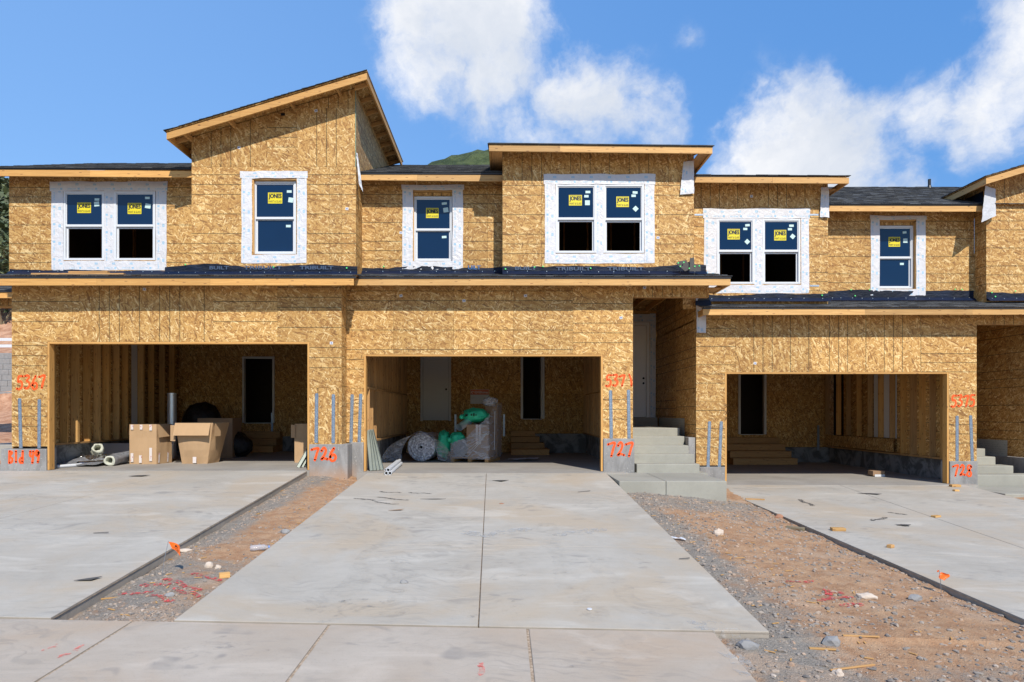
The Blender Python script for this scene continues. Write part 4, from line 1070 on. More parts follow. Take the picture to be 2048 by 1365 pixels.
bx('back_wall','osb_plain',h2,-3.2,4.2,23.4,23.5,-.3,6.8)
upper_room(h2,X(724,U1)+.05,-.05,U1,4.5,6.7); upper_room(h2,.05,XV1-.05,B2,4.78,6.95)
membrane(h2,X(724,U1),.01,U1,Z(549,U1),Z(535,U1),35,words=[(X(936,U1),Z(540,U1),.28,.09,'UILT','membrane_print_blue')],dots=[(X(768,U1),Z(534,U1))])
membrane(h2,.0,X(1412,B2),B2,Z(548.5,B2)-.01,Z(533,B2),36,words=[(X(1030,B2),Z(541,B2),.45,.075,'BUILT','membrane_print'),(X(1112,B2),Z(542,B2),.72,.075,'TRIBUILT','membrane_print'),(X(1214,B2),Z(542,B2),.76,.075,'TRIBUILT','membrane_print')],dots=[(X(1011,B2),Z(539,B2)),(X(1069,B2),Z(535,B2)),(X(1086,B2),Z(534,B2)),(X(1181,B2),Z(537.5,B2))])
flap(h2,[(X(1359,B2)-.0,B2-.03,Z(391,B2)),(X(1387,B2),B2-.03,Z(389,B2)),(X(1387,B2),B2-.02,Z(322,B2)),(X(1366,B2),B2-.02,Z(325,B2))],B2,7)
straps(h2,D2,[(704.5,702,789,886),(721.5,718.5,788,885),(1221,1222.5,781,877),(1257,1258,780,877)])
spray_text(h2,'5371',D2,1211,1265,751,773); spray_text(h2,'727',D2-.037,1215,1268,886,914,r=.024)
for a in ((802,592,-15),(928,602,-10),(1051,592,-10),(1289,576,0),(1242,636,-15)): staple_tag(h2,D2,*a)
for a in ((802,466,5),): staple_tag(h2,U1,*a)
staple_tag(h2,B2,1316,476,5)

# ---------------------------------------------------------------- house 3, right of centre
h3=thing('house',(7.4,D3,ROOT),'unfinished OSB town house sprayed 5375 and 728, right of the entry stairs','house','town houses under construction in one row')
XL3=4.298; XR3=X(1953.5,D3); OP3=(X(1450,D3),X(1898,D3),.123,Z(744.5,D3)); zt3=4.10
H3=[OP3,(XR3,20,-1,Z(650,D3))]
sheet(h3,'y',D3,XL3,X(1471,D3),.53,1.95,H3,lines='h'); sheet(h3,'y',D3,XL3,X(1471,D3),1.95,zt3,H3,lines='h')
for a,b in ((1471,1622),(1622,1842)): sheet(h3,'y',D3,X(a,D3),X(b,D3),2.4,zt3,H3,lines='v')
sheet(h3,'y',D3,X(1842,D3),XR3,2.2,zt3,H3,lines='h'); sheet(h3,'y',D3,X(1842,D3),XR3,.62,2.2,H3,lines='h')
sheet(h3,'y',D3,XR3,XR3+1.6,Z(650,D3),zt3,lines='v')
bx('porch_beam','lumber_inside',h3,XR3-.1,XR3+2,D3+.014,D3+.15,Z(650,D3)+.004,3.9)
trim_opening(h3,D3,OP3[0],OP3[1],.128,OP3[3])
bx('stem_wall','stem_wall',h3,4.38,OP3[0]-.003,D3-.02,D3+.3,-.5,.50,bevel=.012)
bx('sill_plate','drip_edge',h3,4.39,OP3[0]-.003,D3-.0,D3+.1,.502,.53)
bx('stem_wall','stem_wall',h3,OP3[1]+.003,XR3+.005,D3-.03,D3+.3,-.3,.625,bevel=.012)
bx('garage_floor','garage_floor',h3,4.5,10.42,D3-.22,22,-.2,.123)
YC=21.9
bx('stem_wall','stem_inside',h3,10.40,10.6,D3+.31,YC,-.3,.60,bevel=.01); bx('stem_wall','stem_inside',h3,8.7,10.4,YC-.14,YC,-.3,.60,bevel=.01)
dC=(X(1480,YC),X(1527,YC),Z(869,YC),Z(749,YC))
room(h3,4.4,10.45,D3,YC,.6,3.75,[(dC[0]-.02,dC[1]+.02,dC[2],dC[3]+.02)]); sheet(h3,'y',YC-.01,4.4,8.8,.12,.6,lines='v',mat_='osb_plain')
doorway(h3,YC-.04,dC[0],dC[1],dC[2],dC[3],k=.07)
bx('hall_wall','painted_dark',h3,4.4,10.4,YC+1.3,YC+1.35,.1,3.75)  # painted almost black so the doorway reads as unlit
for k in range(4): bx('wood_step','lumber_inside',h3,7.0,8.95-.06*k,YC-.3*(4-k),YC-.02,.123+.2*k,.123+.2*(k+1)-.005,bevel=.005)
# right inner wall: studs, part sheathed, part backed by a near-black sheet painted as darkness, two white panels
for k,yy in enumerate((D3+.5,D3+.9,D3+1.3,D3+1.7,D3+2.1,D3+2.5,D3+3.0,D3+3.55,D3+4.1,D3+4.7,D3+5.3,D3+5.9,YC-.1)):
    bx('stud','lumber_orange' if k%2 else 'lumber_inside',h3,10.30,10.44,yy-.019-(.05 if k in (1,4) else 0),yy+.019,.64 if k<6 else 1.02,3.75)
bx('sole_plate','lumber_inside',h3,10.30,10.45,D3+.3,YC,.602,.64); 
sheet(h3,'x',10.44,D3+.2,D3+1.4,.64,3.75,mat_='osb'); sheet(h3,'x',10.44,D3+1.4,D3+2.9,.64,3.75,mat_='osb'); sheet(h3,'x',10.33,D3+2.9,YC,.66,1.0,mat_='osb_plain',lines='v')
bx('drywall_panel','vinyl',h3,10.45,10.46,D3+2.95,D3+4.05,1.02,3.75); bx('partition_wall','painted_dark',h3,10.62,10.66,D3+4.1,YC,.6,3.75)
for px in (1632,): 
    xx=X(px,YC); bx('tie_strap','galvanised',h3,xx-.035,xx+.035,YC-.16,YC-.145,.5,1.3)
bx('partition_wall','osb_plain',h3,4.36,4.42,D3+.3,YC,.12,3.75)
bx('ceiling','osb_plain',h3,4.3,10.5,D3+.16,24,3.76,3.79)
# skirt roof
zf3=Z(630.3,D3-OH)
fx=4.32
fascia(h3,fx,13.5,D3-OH,zf3,zf3+.01,.125,'lumber',joints=(X(1730,D3-OH),X(1945,D3-OH)))
bx('fascia_board','lumber_orange',h3,fx,fx+.038,D3-OH+.04,D3-.003,zf3,zf3+.125)
bx('drip_edge','drip_edge',h3,fx-.01,13.5,D3-OH-.012,D3-OH+.05,zf3+.127,zf3+.16)
roof_plane(h3,(fx-.02,D3-OH,zf3+.175),(1,0,0),Vector((0,1,.27)).normalized(),9.2,1.3,seed=23)

# upper bay and recess
XW1=X(1656,B3); zc=Z(415,B3)
hs=[(X(1433,B3),X(1509,B3),Z(569,B3),Z(437.5,B3)),(X(1524,B3),X(1601,B3),Z(569,B3),Z(437.5,B3))]
vpanels(h3,'y',B3,XV1+.02,X(1617,B3),4.0,zc,hs,start=X(1471,B3)); sheet(h3,'y',B3,X(1617,B3),XW1,4.0,zc,lines='h')
hpanels(h3,'y',B3,XV1+.02,XW1,zc,6.88,start=X(1500,B3))
y=B3+.012
while y<19:
    y2=min(y+1.22,19); sheet(h3,'x',XW1-.012,y,y2,4.1,6.76,lines='h'); y=y2
window(h3,B3,1433.5,1508.5,438,568.5,501.5,.004,True,(1455.5,1480,458,479),[(1495.5,450.5,.10,.05,-4,0),(1491,458,.09,.05,0,0),(1495,483.5,.09,.09,45,0)])
window(h3,B3,1524.5,1600.5,438,568.5,501.5,.004,True,(1549,1573,460,481),[(1583.5,451.5,.10,.05,0,0),(1580.5,458.5,.09,.05,0,0),(1586,473,.09,.09,40,0)])
tapes(h3,B3,(1408,1618,418,587),(1433,1602,438,570),71,mull=(1508,1525))
zm3=Z(366,B3-OH); fa,fb=X(1389,B3-OH),X(1698,B3-OH)
fascia(h3,fa,fb,B3-OH,zm3+.01,zm3-.015,.125,'lumber',joints=(X(1545,B3-OH),))
bx('drip_edge','drip_edge',h3,fa,fb+.01,B3-OH-.012,B3-OH+.04,zm3+.133,zm3+.155)
roof_plane(h3,(fa,B3-OH,zm3+.165),(1,0,-.006),Vector((0,1,.25)).normalized(),fb-fa,4.3,seed=25)
bx('fascia_board','lumber',h3,fb-.038,fb,B3-OH+.04,B3+3,zm3-.015,zm3+.11); bx('soffit_board','lumber_inside',h3,XW1+.002,fb-.04,B3,B3+3,zm3+.0,zm3+.02)
zr=Z(423.5,U3-OH); rx0,rx1=XW1,X(1971,U3-OH)
hs=[(X(1755,U3),X(1832,U3),Z(578,U3),Z(440,U3))]
vpanels(h3,'y',U3,XW1,10.92,4.1,6.53,hs,start=X(1730,U3))
window(h3,U3,1753,1826,452,578,515,.09,False,(1778,1801,474,493.5),[(1810,465,.09,.05,-4,0),(1811.5,481.5,.10,.10,0,0),(1806,527.5,.09,.05,0,1)])
bx('side_jamb','lumber',h3,hs[0][1]-.015,hs[0][1],U3+.012,U3+.15,hs[0][2],hs[0][3]-.05); bx('head_jamb','lumber',h3,hs[0][0],hs[0][1],U3+.012,U3+.15,hs[0][3]-.03,hs[0][3])
sheet(h3,'y',U3+.075,hs[0][0],hs[0][1],Z(451.5,U3+.09),hs[0][3]-.03,lines='v'); bx('jamb_filler','lumber',h3,X(1826,U3+.09),hs[0][1]-.02,U3+.08,U3+.12,hs[0][2],hs[0][3]-.12)
tapes(h3,U3,(1741,1851,432,592),(1759,1832,440,579),81)
fascia(h3,rx0,rx1,U3-OH,zr+.01,zr,.125,'lumber',joints=(X(1812,U3-OH),))
bx('drip_edge','drip_edge',h3,rx0,rx1,U3-OH-.012,U3-OH+.04,zr+.135,zr+.16)
roof_plane(h3,(rx0-.3,U3-OH,zr+.17),(1,0,0),Vector((0,1,.416)).normalized(),rx1-rx0+3.2,4.8,seed=27)
roof_plane(h3,(4.0,24.2,zr+.17),(1,0,0),Vector((0,-1,.416)).normalized(),6.9,4.8,seed=28)

bx('back_wall','osb_plain',h3,4.3,10.9,23.6,23.7,-.3,6.3)
upper_room(h3,4.36,XW1-.05,B3,4.12,6.7); upper_room(h3,XW1+.05,10.8,U3,4.1,6.35)
membrane(h3,4.33,XW1+.01,B3,Z(603,B3),Z(589,B3),37,dots=[(X(1643,B3),Z(591.5,B3)),(X(1412,B3)-.1,Z(598,B3))])
membrane(h3,XW1,10.9,U3,Z(601.5,U3),Z(582,U3),38,dots=[(X(p,U3),Z(q,U3)) for p,q in ((1701,580.5),(1738,580.5),(1709,592.5),(1909,579.5),(1922.5,580))])
flap(h3,[(X(1638,B3),B3-.03,Z(436,B3)),(X(1656.5,B3),B3-.03,Z(437,B3)),(X(1656.5,B3),B3-.02,Z(376,B3)),(X(1641,B3),B3-.02,Z(376,B3))],B3,9)
flap(h3,[(X(1392,D3),D3-.05,Z(667,D3)),(X(1410,D3),D3-.05,Z(667,D3)),(X(1411,D3),D3-.06,Z(592,D3)),(X(1389.5,D3),D3-.06,Z(590,D3))],D3,12)
for zz,a,b in ((Z(430,B3),1389,1407),(Z(430,B3),1618,1637),(Z(572,B3),1620,1638)): bx('tie_strap','galvanised',h3,X(a,B3),X(b,B3),B3-.006,B3-.001,zz-.018,zz+.018)
straps(h3,D3,[(1419,1416,843,936),(1442.5,1438.5,843,936),(1914,1914,832,925),(1941,1944.5,831,925)])
spray_text(h3,'5375',D3,1902,1951,792,814); spray_text(h3,'728',D3-.032,1905,1945,931,953,r=.021)
for a in ((1503,393,0),): staple_tag(h3,B3,*a)
staple_tag(h3,D3,1510,727,10)
# numerals stencilled on the left jamb
t=MB(); 
for i,(c,yy) in enumerate((('8',812),('0',826),('9',838))): 
    zz=Z(yy,D3); put_text(t,c,OP3[0]-.02,OP3[0]+.035,zz-.045,zz+.045,D3+.0015)
t.build('stencil_print','hole_black',h3)
pipe=MB(); px=X(1846,19.9); pipe.tube([(px,19.6,7.9),(px,19.6,Z(359,19.6))],.04,12); zp=zr+.17+.416*(19.6-U3+OH); pipe.tube([(px,19.6,zp-.05),(px,19.6,zp+.06)],.09,12,rs=[.07,.045]); pipe.build('vent_pipe','drip_edge',h3,smooth=False)
# ---------------------------------------------------------------- house 4, at the right edge
h4=thing('house',(13,15.41,ROOT),'unfinished OSB town house cut off by the right edge of the picture','house','town houses under construction in one row')
B4=15.41; RX4=X(1972,B4-OH); rz4=lambda x:6.71+.305*(x-RX4)
vpanels(h4,'y',B4,10.92,15.5,4.2,Z(414.5,B4),start=X(2018,B4)); hpanels(h4,'y',B4,10.92,15.5,Z(414.5,B4),Z(414.5,B4)+1.22,start=X(2018,B4)+.0,top=lambda x:rz4(x)+.12)
sheet(h4,'x',10.92,B4+.012,U3,4.2,rz4(10.92)+.1,lines='h'); sheet(h4,'x',10.92,U3,18.5,6.2,rz4(10.92)+.1)
fascia(h4,RX4,15.9,B4-OH,rz4(RX4),rz4(15.9),.135,'lumber')
slopeboard('fascia_board','lumber',h4,RX4,RX4+.038,B4-OH+.04,18.5,lambda x:rz4(RX4),.13)
roof_plane(h4,(RX4-.01,B4-OH-.02,rz4(RX4)+.165),(0,1,0),Vector((1,0,.305)).normalized(),4.5,5.4,seed=33)
mem=MB(); mem.box(10.905,10.918,U3-.3,17.2,6.32,rz4(RX4)+.02); mem.build('membrane','membrane',h4)
flap(h4,[(X(1946,B4),B4-.25,Z(452,B4)),(X(1986,B4),B4-.08,Z(434,B4)),(X(1988,B4),B4-.04,Z(380,B4)),(X(1958,B4),B4-.2,Z(378,B4))],B4,14,m='wrap_plain')
membrane(h4,10.92,14,B4,Z(602,B4),Z(585,B4),39,dots=[(X(2029,B4),Z(583,B4)),(X(1982,B4),Z(586,B4)),(X(1989,B4),Z(594,B4))])
XP=12.1
y=D3+.012
while y<21:
    y2=min(y+1.22,21); sheet(h4,'x',XP,y,y2,.66,1.9,lines='h'); sheet(h4,'x',XP,y,y2,1.9,4.2,lines='h'); y=y2
bx('stem_wall','stem_wall',h4,XP-.06,XP+.2,D3,21,-.4,.65,bevel=.01)
sheet(h4,'y',21,10.5,12.2,.5,4.2); bx('porch_ceiling','osb_plain',h4,10.5,13,D3+.16,21,4.0,4.03)
bx('side_wall','osb_plain',h4,10.50,10.60,D3+.3,21,.12,4.0)
bx('back_wall','osb_plain',h4,11,16,23.6,23.7,-.3,6.3); bx('side_wall','osb_plain',h4,15.4,15.5,B4,23.6,-.3,6.9)
def patchm(name,h,xp,y0,y1,z0,z1):
    mb=MB(); mb.grid(lambda u,v:(xp-.006-abs(noise.noise(Vector((u*5,v*4,xp))))*.01,lerp(y0,y1,u),lerp(z0,z1,v)),10,5,uvf=lambda u,v:((y1-y0)*u,v*3)); mb.build(name,'patch_print',h,smooth=True)
def pp(t,b):
    uv=t.add('ShaderNodeUVMap',uv_map='UVMap').outputs[0]; n=t.noise(t.mapping(uv,scale=(30,9,1)),1,2); m=t.math('MULTIPLY',t.step(n,.55,.62),t.math('GREATER_THAN',t.math('FRACT',t.math('MULTIPLY',t.sep(uv)[1],2.6)),.5))
    return t.mix(t.math('MULTIPLY',m,.8),(.42,.45,.44),(.06,.16,.13))
mat('patch_print',rough=.4,build=pp)
patchm('membrane_patch',h2,4.30,16.1,18.75,1.12,1.57); patchm('membrane_patch',h4,XP,16.35,18.6,.62,1.04)
bx('stem_wall','stem_wall',h2,4.14,4.3,15.2,16.05,.3,1.15,bevel=.01); bx('stem_wall','stem_wall',h2,4.14,4.3,15.16,16.0,.1,.62,bevel=.01) if False else None

# neighbouring building glimpsed at the far left under the eave
h5=thing('house',(-14,17,ROOT),'porch roof corner of the next building at the far left, just under the long eave','house')
fascia(h5,-18,-11.6,16.6,Z(596.5,16.6),Z(596.5,16.6),.14,'lumber_orange'); bx('drip_edge','drip_edge',h5,-18,-11.6,16.58,16.65,Z(585,16.6),Z(583.5,16.6)+.03)
roof_plane(h5,(-18,16.6,Z(583,16.6)+.03),(1,0,0),Vector((0,1,.36)).normalized(),6.4,1.4,seed=43)
hpanels(h5,'y',17.0,-18,-11.6,Z(612,17),Z(596,17)+.1); bx('porch_beam','lumber_orange',h5,-18,-11.6,17.0,17.1,Z(616,17),Z(612,17)-.003)
bx('roof_deck','osb_plain',h5,-18,-11.6,17.0,18.0,Z(594,17),Z(594,17)+.02)
bx('wall_post','osb_plain',h5,-18,-17.6,17,17.4,.3,4.3)

# ================================================================ ENTRY STAIRS
st=thing('concrete_stairs',(3.4,13.3,.3),'grey concrete entry stairs rising to the white front door between the two garages','stairs')
def stepblock(x0,x1,y0,y1,z0,z1,name='step',p=None,m='concrete_step'): MB().box(x0,x1,y0,y1,z0,z1).build(name,m,p or st,bevel=.016)
mb=MB(); mb.box(2.13,2.98,12.45,14.14,-.1,.452); mb.build('entry_slab','concrete_step',st,bevel=.012)
mb=MB(); mb.box(2.986,4.09,12.45,14.14,-.1,.452); mb.build('entry_slab','concrete_step',st,bevel=.012)
mb=MB(); mb.box(2.76,4.25,14.146,15.1,-.1,.45); mb.build('entry_slab','concrete_step',st)
for i,(yy,zz,xe) in enumerate(((14.25,.63,4.12),(14.65,.808,4.115),(15.03,.979,4.10),(15.45,1.166,4.12),(15.87,1.347,4.12))):
    xl=2.80 if i==0 else 2.752
    stepblock(xl,xe,yy,([14.65,15.03,15.45,15.87,19.05][i])+.02*(i<4),(.45,.63,.808,.979,1.166)[i]-.08,zz)
stepblock(2.76,4.25,18.7,19.06,1.3,1.57,m='concrete_slab_side')
st2=thing('concrete_stairs',(11,15.2,.1),'grey concrete entry stairs at the far right edge beside the 728 foundation','stairs')
stepblock(10.16,12.0,13.8,15.15,-.3,.062,'entry_slab',st2)
for i,(yy,zz) in enumerate(((15.2,.319),(15.6,.489),(16.0,.668),(16.4,.839),(16.8,1.02))):
    stepblock(XR3+.02,(12.0,11.68,11.56,11.6,11.6)[i],yy,20.8 if i==4 else yy+.42,(.06,.319,.489,.668,.839)[i]-.08,zz,p=st2)
# ================================================================ HILLS, LEFT BACKGROUND
def hill(x,y):
    # bank rising behind the houses on the left
    s=-x-.30*y
    base=.55
    t=max(0,(y-16))
    prof=[(0,.8),(5,1.2),(7.5,1.85),(8,1.95),(9,3.8),(13,5.0),(18,8.5),(30,15),(46,21.5),(80,30),(140,36)]
    for (a,b),(c,d) in zip(prof,prof[1:]):
        if a<=t<=c: base=lerp(b,d,(t-a)/(c-a))
    k=max(0,min(1,(-x-9)/4)); k=k*k*(3-2*k)
    return -.6+(base+.6)*k+ (noise.noise(Vector((x*.12,y*.12,0)))*min(t*.06,1.6)+noise.noise(Vector((x*.6,y*.6,3)))*.12)*k
def hillmat(t,b):
    p=pos(t); n=t.noise(p,.22,5,.6); n2=t.noise(p,3,6,.7); z_=t.sep(p)[2]
    red=t.mix(t.step(n2,.3,.7),(.33,.155,.085),(.56,.34,.22)); gr=t.mix(t.step(n2,.35,.65),(.045,.055,.02),(.16,.13,.07))
    m=t.math('MULTIPLY',t.step(z_,6.5,9),t.step(n,.42,.55)); bumpto(t,b,n2,.8,.1); return t.mix(m,red,gr)
mat('hillside',rough=.95,build=hillmat)
mb=MB(); hx=[-90,-75,-60,-50]+[-44+i for i in range(36)]; hy=[15.2+.5*i for i in range(26)]+[28.5+1.5*i for i in range(24)]+[66,72,80,90,105,125,150]
for i in range(len(hx)-1):
    for j in range(len(hy)-1):
        c=[(hx[i],hy[j]),(hx[i+1],hy[j]),(hx[i+1],hy[j+1]),(hx[i],hy[j+1])]; mb.face([(a,b,hill(a,b)) for a,b in c])
structure(mb.build('hillside','hillside',smooth=True,weld=True))
def clump(mb,c,r,n,rnd,size,uvk=1):
    for _ in range(n):
        while True:
            p=Vector((rnd.uniform(-1,1),rnd.uniform(-1,1),rnd.uniform(-1,1)))
            if .35<p.length<1: break
        q=Vector(c)+Vector((p.x*r,p.y*r,p.z*r*.85)); a=Vector((rnd.uniform(-1,1),rnd.uniform(-1,1),rnd.uniform(-.6,.8))).normalized(); b_=a.cross(Vector((rnd.uniform(-1,1),rnd.uniform(-1,1),1))).normalized()
        s_=size*rnd.uniform(.6,1.4); uv=(rnd.randint(0,400)*.731+.1,uvk)
        mb.face([q-a*s_,q-b_*s_*.5,q+a*s_,q+b_*s_*.5],[uv]*4)
rnd=random.Random(4)
sh_=MB()
for k in range(170):
    y=rnd.uniform(34,64); x=-.735*y+rnd.uniform(-9,7)
    t=(y-34)/30
    if noise.noise(Vector((x*.15,y*.15,9)))<-.25: continue
    z=hill(x,y); r=rnd.uniform(.8,1.9)
    for m_ in range(3): clump(sh_,(x+rnd.uniform(-r,r)*.6,y+rnd.uniform(-r,r)*.6,z+r*.55),r*.75,90,rnd,.26,k)
s0=sh_.build('scrub','leaves'); s0['kind']='stuff'; 
def shrub(px,py,D,r,label,n=900):
    x=X(px,D); z=hill(x,D); t=thing('shrub',(x,D,z),label,'shrub','shrubs on the bank at the far left')
    f=MB(); rr=random.Random(int(px*7+py)); 
    for k in range(7): clump(f,(x+rr.uniform(-1,1)*r*.5,D+rr.uniform(-1,1)*r*.5,z+r*rr.uniform(.4,1.3)),r*.55,n//7,rr,.11,k)
    f.build('foliage','leaves',t)
    s_=MB()
    for k in range(5):
        a=rr.uniform(0,6.28); s_.tube([(x,D,z-.1),(x+math.cos(a)*r*.3,D+math.sin(a)*r*.3,z+r*.6),(x+math.cos(a)*r*.55,D+math.sin(a)*r*.55,z+r*1.2)],.03,5,rs=[.05,.03,.012])
    s_.build('branches','lumber_grey',t)
shrub(4,480,30,2.0,'dense green shrub on the slope at the far left, below the red dirt patch',2600)
shrub(-14,470,31,2.2,'green shrub half out of the picture at the far left edge',2200)
# stone-block retaining wall, path, rails
rw=thing('retaining_wall',(-20,24.6,1.8),'grey block retaining wall beyond the left house, mostly hidden','wall')
mat('block_grey',rough=.95,build=lambda t,b:t.mix(t.noise(pos(t),12,5,.7),(.17,.17,.175),(.36,.355,.35)))
rr=random.Random(9); proto=[]
for k in range(3):
    m_=MB(); m_.box(-.222,.222,-.15,.15,0,.196); proto.append(m_)
first=None
for r_ in range(10):
    for c in range(16):
        x=-21.5+c*.45+(r_%2)*.22; z=1.85+r_*.2; y=24.4+r_*.03
        if first is None:
            first=MB().box(x-.222,x+.222,y-.15,y+.15,z,z+.196).build('block','block_grey',rw,bevel=.012); fp=(x,y,z)
        else:
            o=first.copy(); COL.objects.link(o); o.parent=rw; o.location=(x-fp[0],y-fp[1]+rr.uniform(-.008,.008),z-fp[2])
fn=thing('fence',(-20,26,4.1),'white two-rail fence above the retaining wall at the far left','fence')
for zz in (Z(692.5,26),Z(679.5,26)): bx('rail','vinyl',fn,-26,-14,25.97,26.0,zz-.055,zz+.055)
for k in range(5): bx('post','vinyl',fn,-25.5+2.6*k,-25.38+2.6*k,26.01,26.13,3.2,Z(672,26))
pt=MB(); pt.box(-24,-10.4,16.2,18.2,.2,.93); structure(pt.build('footpath','concrete_porch',bevel=.01))
pt=MB(); pt.box(-24,-10.15,D1-.2,16.0,-.3,.5); structure(pt.build('side_slab','concrete_porch',bevel=.01))
# green mountain peeping between the roofs
def mtn(x,y):
    d=math.hypot((x-10)/150,(y-330)/75); h=130*math.exp(-d*d*.95)
    return -1+h*(1+.018*noise.noise(Vector((x*.03,y*.03,1))))+noise.noise(Vector((x*.13,y*.13,2)))*2.2+noise.noise(Vector((x*.4,y*.4,2)))*.9
mat('mountain_green',rough=.95,build=lambda t,b:(bumpto(t,b,t.noise(pos(t),.35,6,.75),1,3.0),t.mix(t.step(t.noise(pos(t),.16,7,.75),.38,.62),(.030,.055,.014),(.10,.135,.045)))[1])
mb=MB(); mb.grid(lambda u,v:(-190+400*u,150+360*v,mtn(-190+400*u,150+360*v)),130,100); structure(mb.build('mountain','mountain_green',smooth=True,weld=True))

# ================================================================ THINGS IN GARAGE 1
G1=.54
mat('cardboard',rough=.8,build=lambda t,b:t.mix(t.noise(t.mapping(oc(t),scale=(1,1,.3)),7,4,.6),(.40,.255,.135),(.50,.33,.185)))
mat('cardboard_dark',rough=.85,build=lambda t,b:t.mix(t.noise(oc(t),5,3),(.27,.165,.095),(.33,.21,.125)))
mat('tape_label',rough=.4,build=lambda t,b:t.mix(t.math('LESS_THAN',t.vor(t.mapping(oc(t),scale=(1,1,.6)),24,'Distance'),.22),(.66,.60,.57),(.48,.10,.12)))
def warpbox(name,parent,c,ax,ay,h,m,top=None,open_=True,bulge=0,ft=.005,tl=0):
    """open carton: c = base corner, ax/ay base edge vectors, top = scale of the rim about the centre"""
    c=Vector(c); ax=Vector(ax); ay=Vector(ay); cen=c+(ax+ay)/2; tp=top or 1
    def P(k,t): # k corner 0..3
        b=c+(ax if k in (1,2) else Vector())+(ay if k in (2,3) else Vector())
        q=cen+(b-cen)*lerp(1,tp,t); return q+Vector((tl*t,0,h*t))
    mb=MB()
    for k in range(4):
        k2=(k+1)%4; n=(P(k2,0)-P(k,0)).cross(Vector((0,0,1))).normalized()
        for off,flip in ((0,0),(-ft,1)):
            def fn(u,v,k=k,k2=k2,n=n,off=off):
                q=P(k,v)*(1-u)+P(k2,v)*u
                cr=bulge*math.sin(math.pi*u)*math.sin(math.pi*v)+.012*noise.noise(Vector((u*4+k,v*4,h)))
                return q+n*(cr+off)
            mb.grid(fn,6,6)
    q=[P(k,0)+Vector((0,0,.004)) for k in range(4)]; mb.face(q)
    return mb.build(name,m,parent)
b1=thing('cardboard_box',(X(300,15.4),15.5,G1),'tall square cardboard box, open, nearest the foil duct pieces in the left garage','cardboard box','open cardboard boxes in the left garage')
cA=(X(259,15.4),15.4,G1); aA=Vector((X(313,15.4)-X(259,15.4),0,0)); bA=Vector((.08,.55,0))
warpbox('carton',b1,cA,aA,bA,.90,'cardboard')
# folded-down flap on the right side
p0=Vector(cA)+aA; p1=p0+bA
nrm_=Vector((bA.y,-bA.x,0)).normalized()
mb=MB(); mb.face([p0+Vector((0,0,.89))+nrm_*.012,p1+Vector((0,0,.89))+nrm_*.012,p1+Vector((0,0,.63))+nrm_*.075,p0+Vector((0,0,.60))+nrm_*.055]); mb.build('flap','cardboard',b1)
mb=MB(); mb.face([Vector(cA)+Vector((-.002,0,.895)),Vector(cA)+Vector((-.05,.06,.66)),Vector(cA)+Vector((.02,.4,.66)),Vector(cA)+Vector((.05,.4,.895))]); mb.build('flap','cardboard',b1)
for (u,z,h_) in ((.11,.05,.20),(.42,.03,.17),(.80,.07,.30),(.11,.78,.11),(.45,.78,.11),(.80,.76,.13)):
    xx=cA[0]+aA.x*u; bx('tape','tape_label',b1,xx-.03,xx+.03,15.4-.022,15.4-.016,G1+z,G1+z+h_)
for u in (.05,.62):
    q=p0+bA*u+nrm_*.02; mb=MB(); d_=bA.normalized()*.05; mb.face([q+Vector((0,0,.03)),q+d_+Vector((0,0,.03)),q+d_*1.4+Vector((0,0,.25)),q+d_*.4+Vector((0,0,.25))]); mb.build('tape','tape_label',b1)
b2=thing('cardboard_box',(X(400,15.6),15.8,G1),'wide cardboard box bulging outwards with a torn flap, beside the tall square one','cardboard box','open cardboard boxes in the left garage')
c2=Vector((X(366,15.6),15.55,G1)); a2=Vector((.58,.0,0)); e2=Vector((.05,.50,0))
warpbox('carton',b2,c2,a2,e2,.93,'cardboard',top=1.48,bulge=.05,tl=.05)
rim=lambda u:c2+Vector((-.09+u*.80,-.13,.93))
mb=MB(); mb.grid(lambda u,v:rim(u)+Vector((0,-.010-.11*v,-.28*v)),6,3); mb.build('flap','cardboard',b2)
mb=MB(); mb.grid(lambda u,v:Vector((c2.x+.80+.04*u,c2.y-.12+.25*u,c2.z+.92-.29*v))+Vector((.01*v,-.06*v,0)),3,3); mb.build('flap','cardboard',b2)
mb=MB(); mb.grid(lambda u,v:Vector((c2.x-.20+.12*u,c2.y-.13-.02*u,c2.z+.88-.36*v)),3,3); mb.build('flap','cardboard',b2)
bx('tape','tape_label',b2,X(387,15.5),X(394,15.5),15.46,15.465,G1+.02,G1+.16)
b3=thing('cardboard_box',(X(602,16.2),16.2,G1),'narrow standing cardboard box against the right jamb of the left garage','cardboard box','open cardboard boxes in the left garage')
warpbox('carton',b3,(X(589,15.9),15.9,G1),(.62,.1,0),(-.1,.5,0),.90,'cardboard')
mb=MB(); mb.grid(lambda u,v:(X(583,15.9)+.09*u,15.86+.02*u,G1+.88-.30*v),3,3); mb.build('flap','cardboard',b3)
b4=thing('cardboard_box',(X(380,18),18,G1),'dark cardboard box lost in the shade behind the two lit boxes','cardboard box')
warpbox('carton',b4,(X(395,17.6),17.6,G1),(.9,0,0),(0,.6,0),1.02,'cardboard_dark')
dk=thing('sheet_metal_duct',(X(344,17.2),17.2,G1),'shiny round sheet metal duct standing upright behind the cardboard boxes','duct')
m_=MB(); m_.tube([(X(344,17.2),17.2,G1+.01),(X(344,17.2),17.2,Z(787,17.2))],.108,24,caps=False); m_.tube([(X(344,17.2),17.2,G1+.01),(X(344,17.2),17.2,Z(787,17.2))],.104,24,caps=False); m_.build('tube','spiral_duct',dk,smooth=True)
MB().tube([(X(344,17.2),17.2,Z(789,17.2)),(X(344,17.2),17.2,Z(787,17.2)+.005)],.112,24,caps=False).build('rim','spiral_duct',dk)
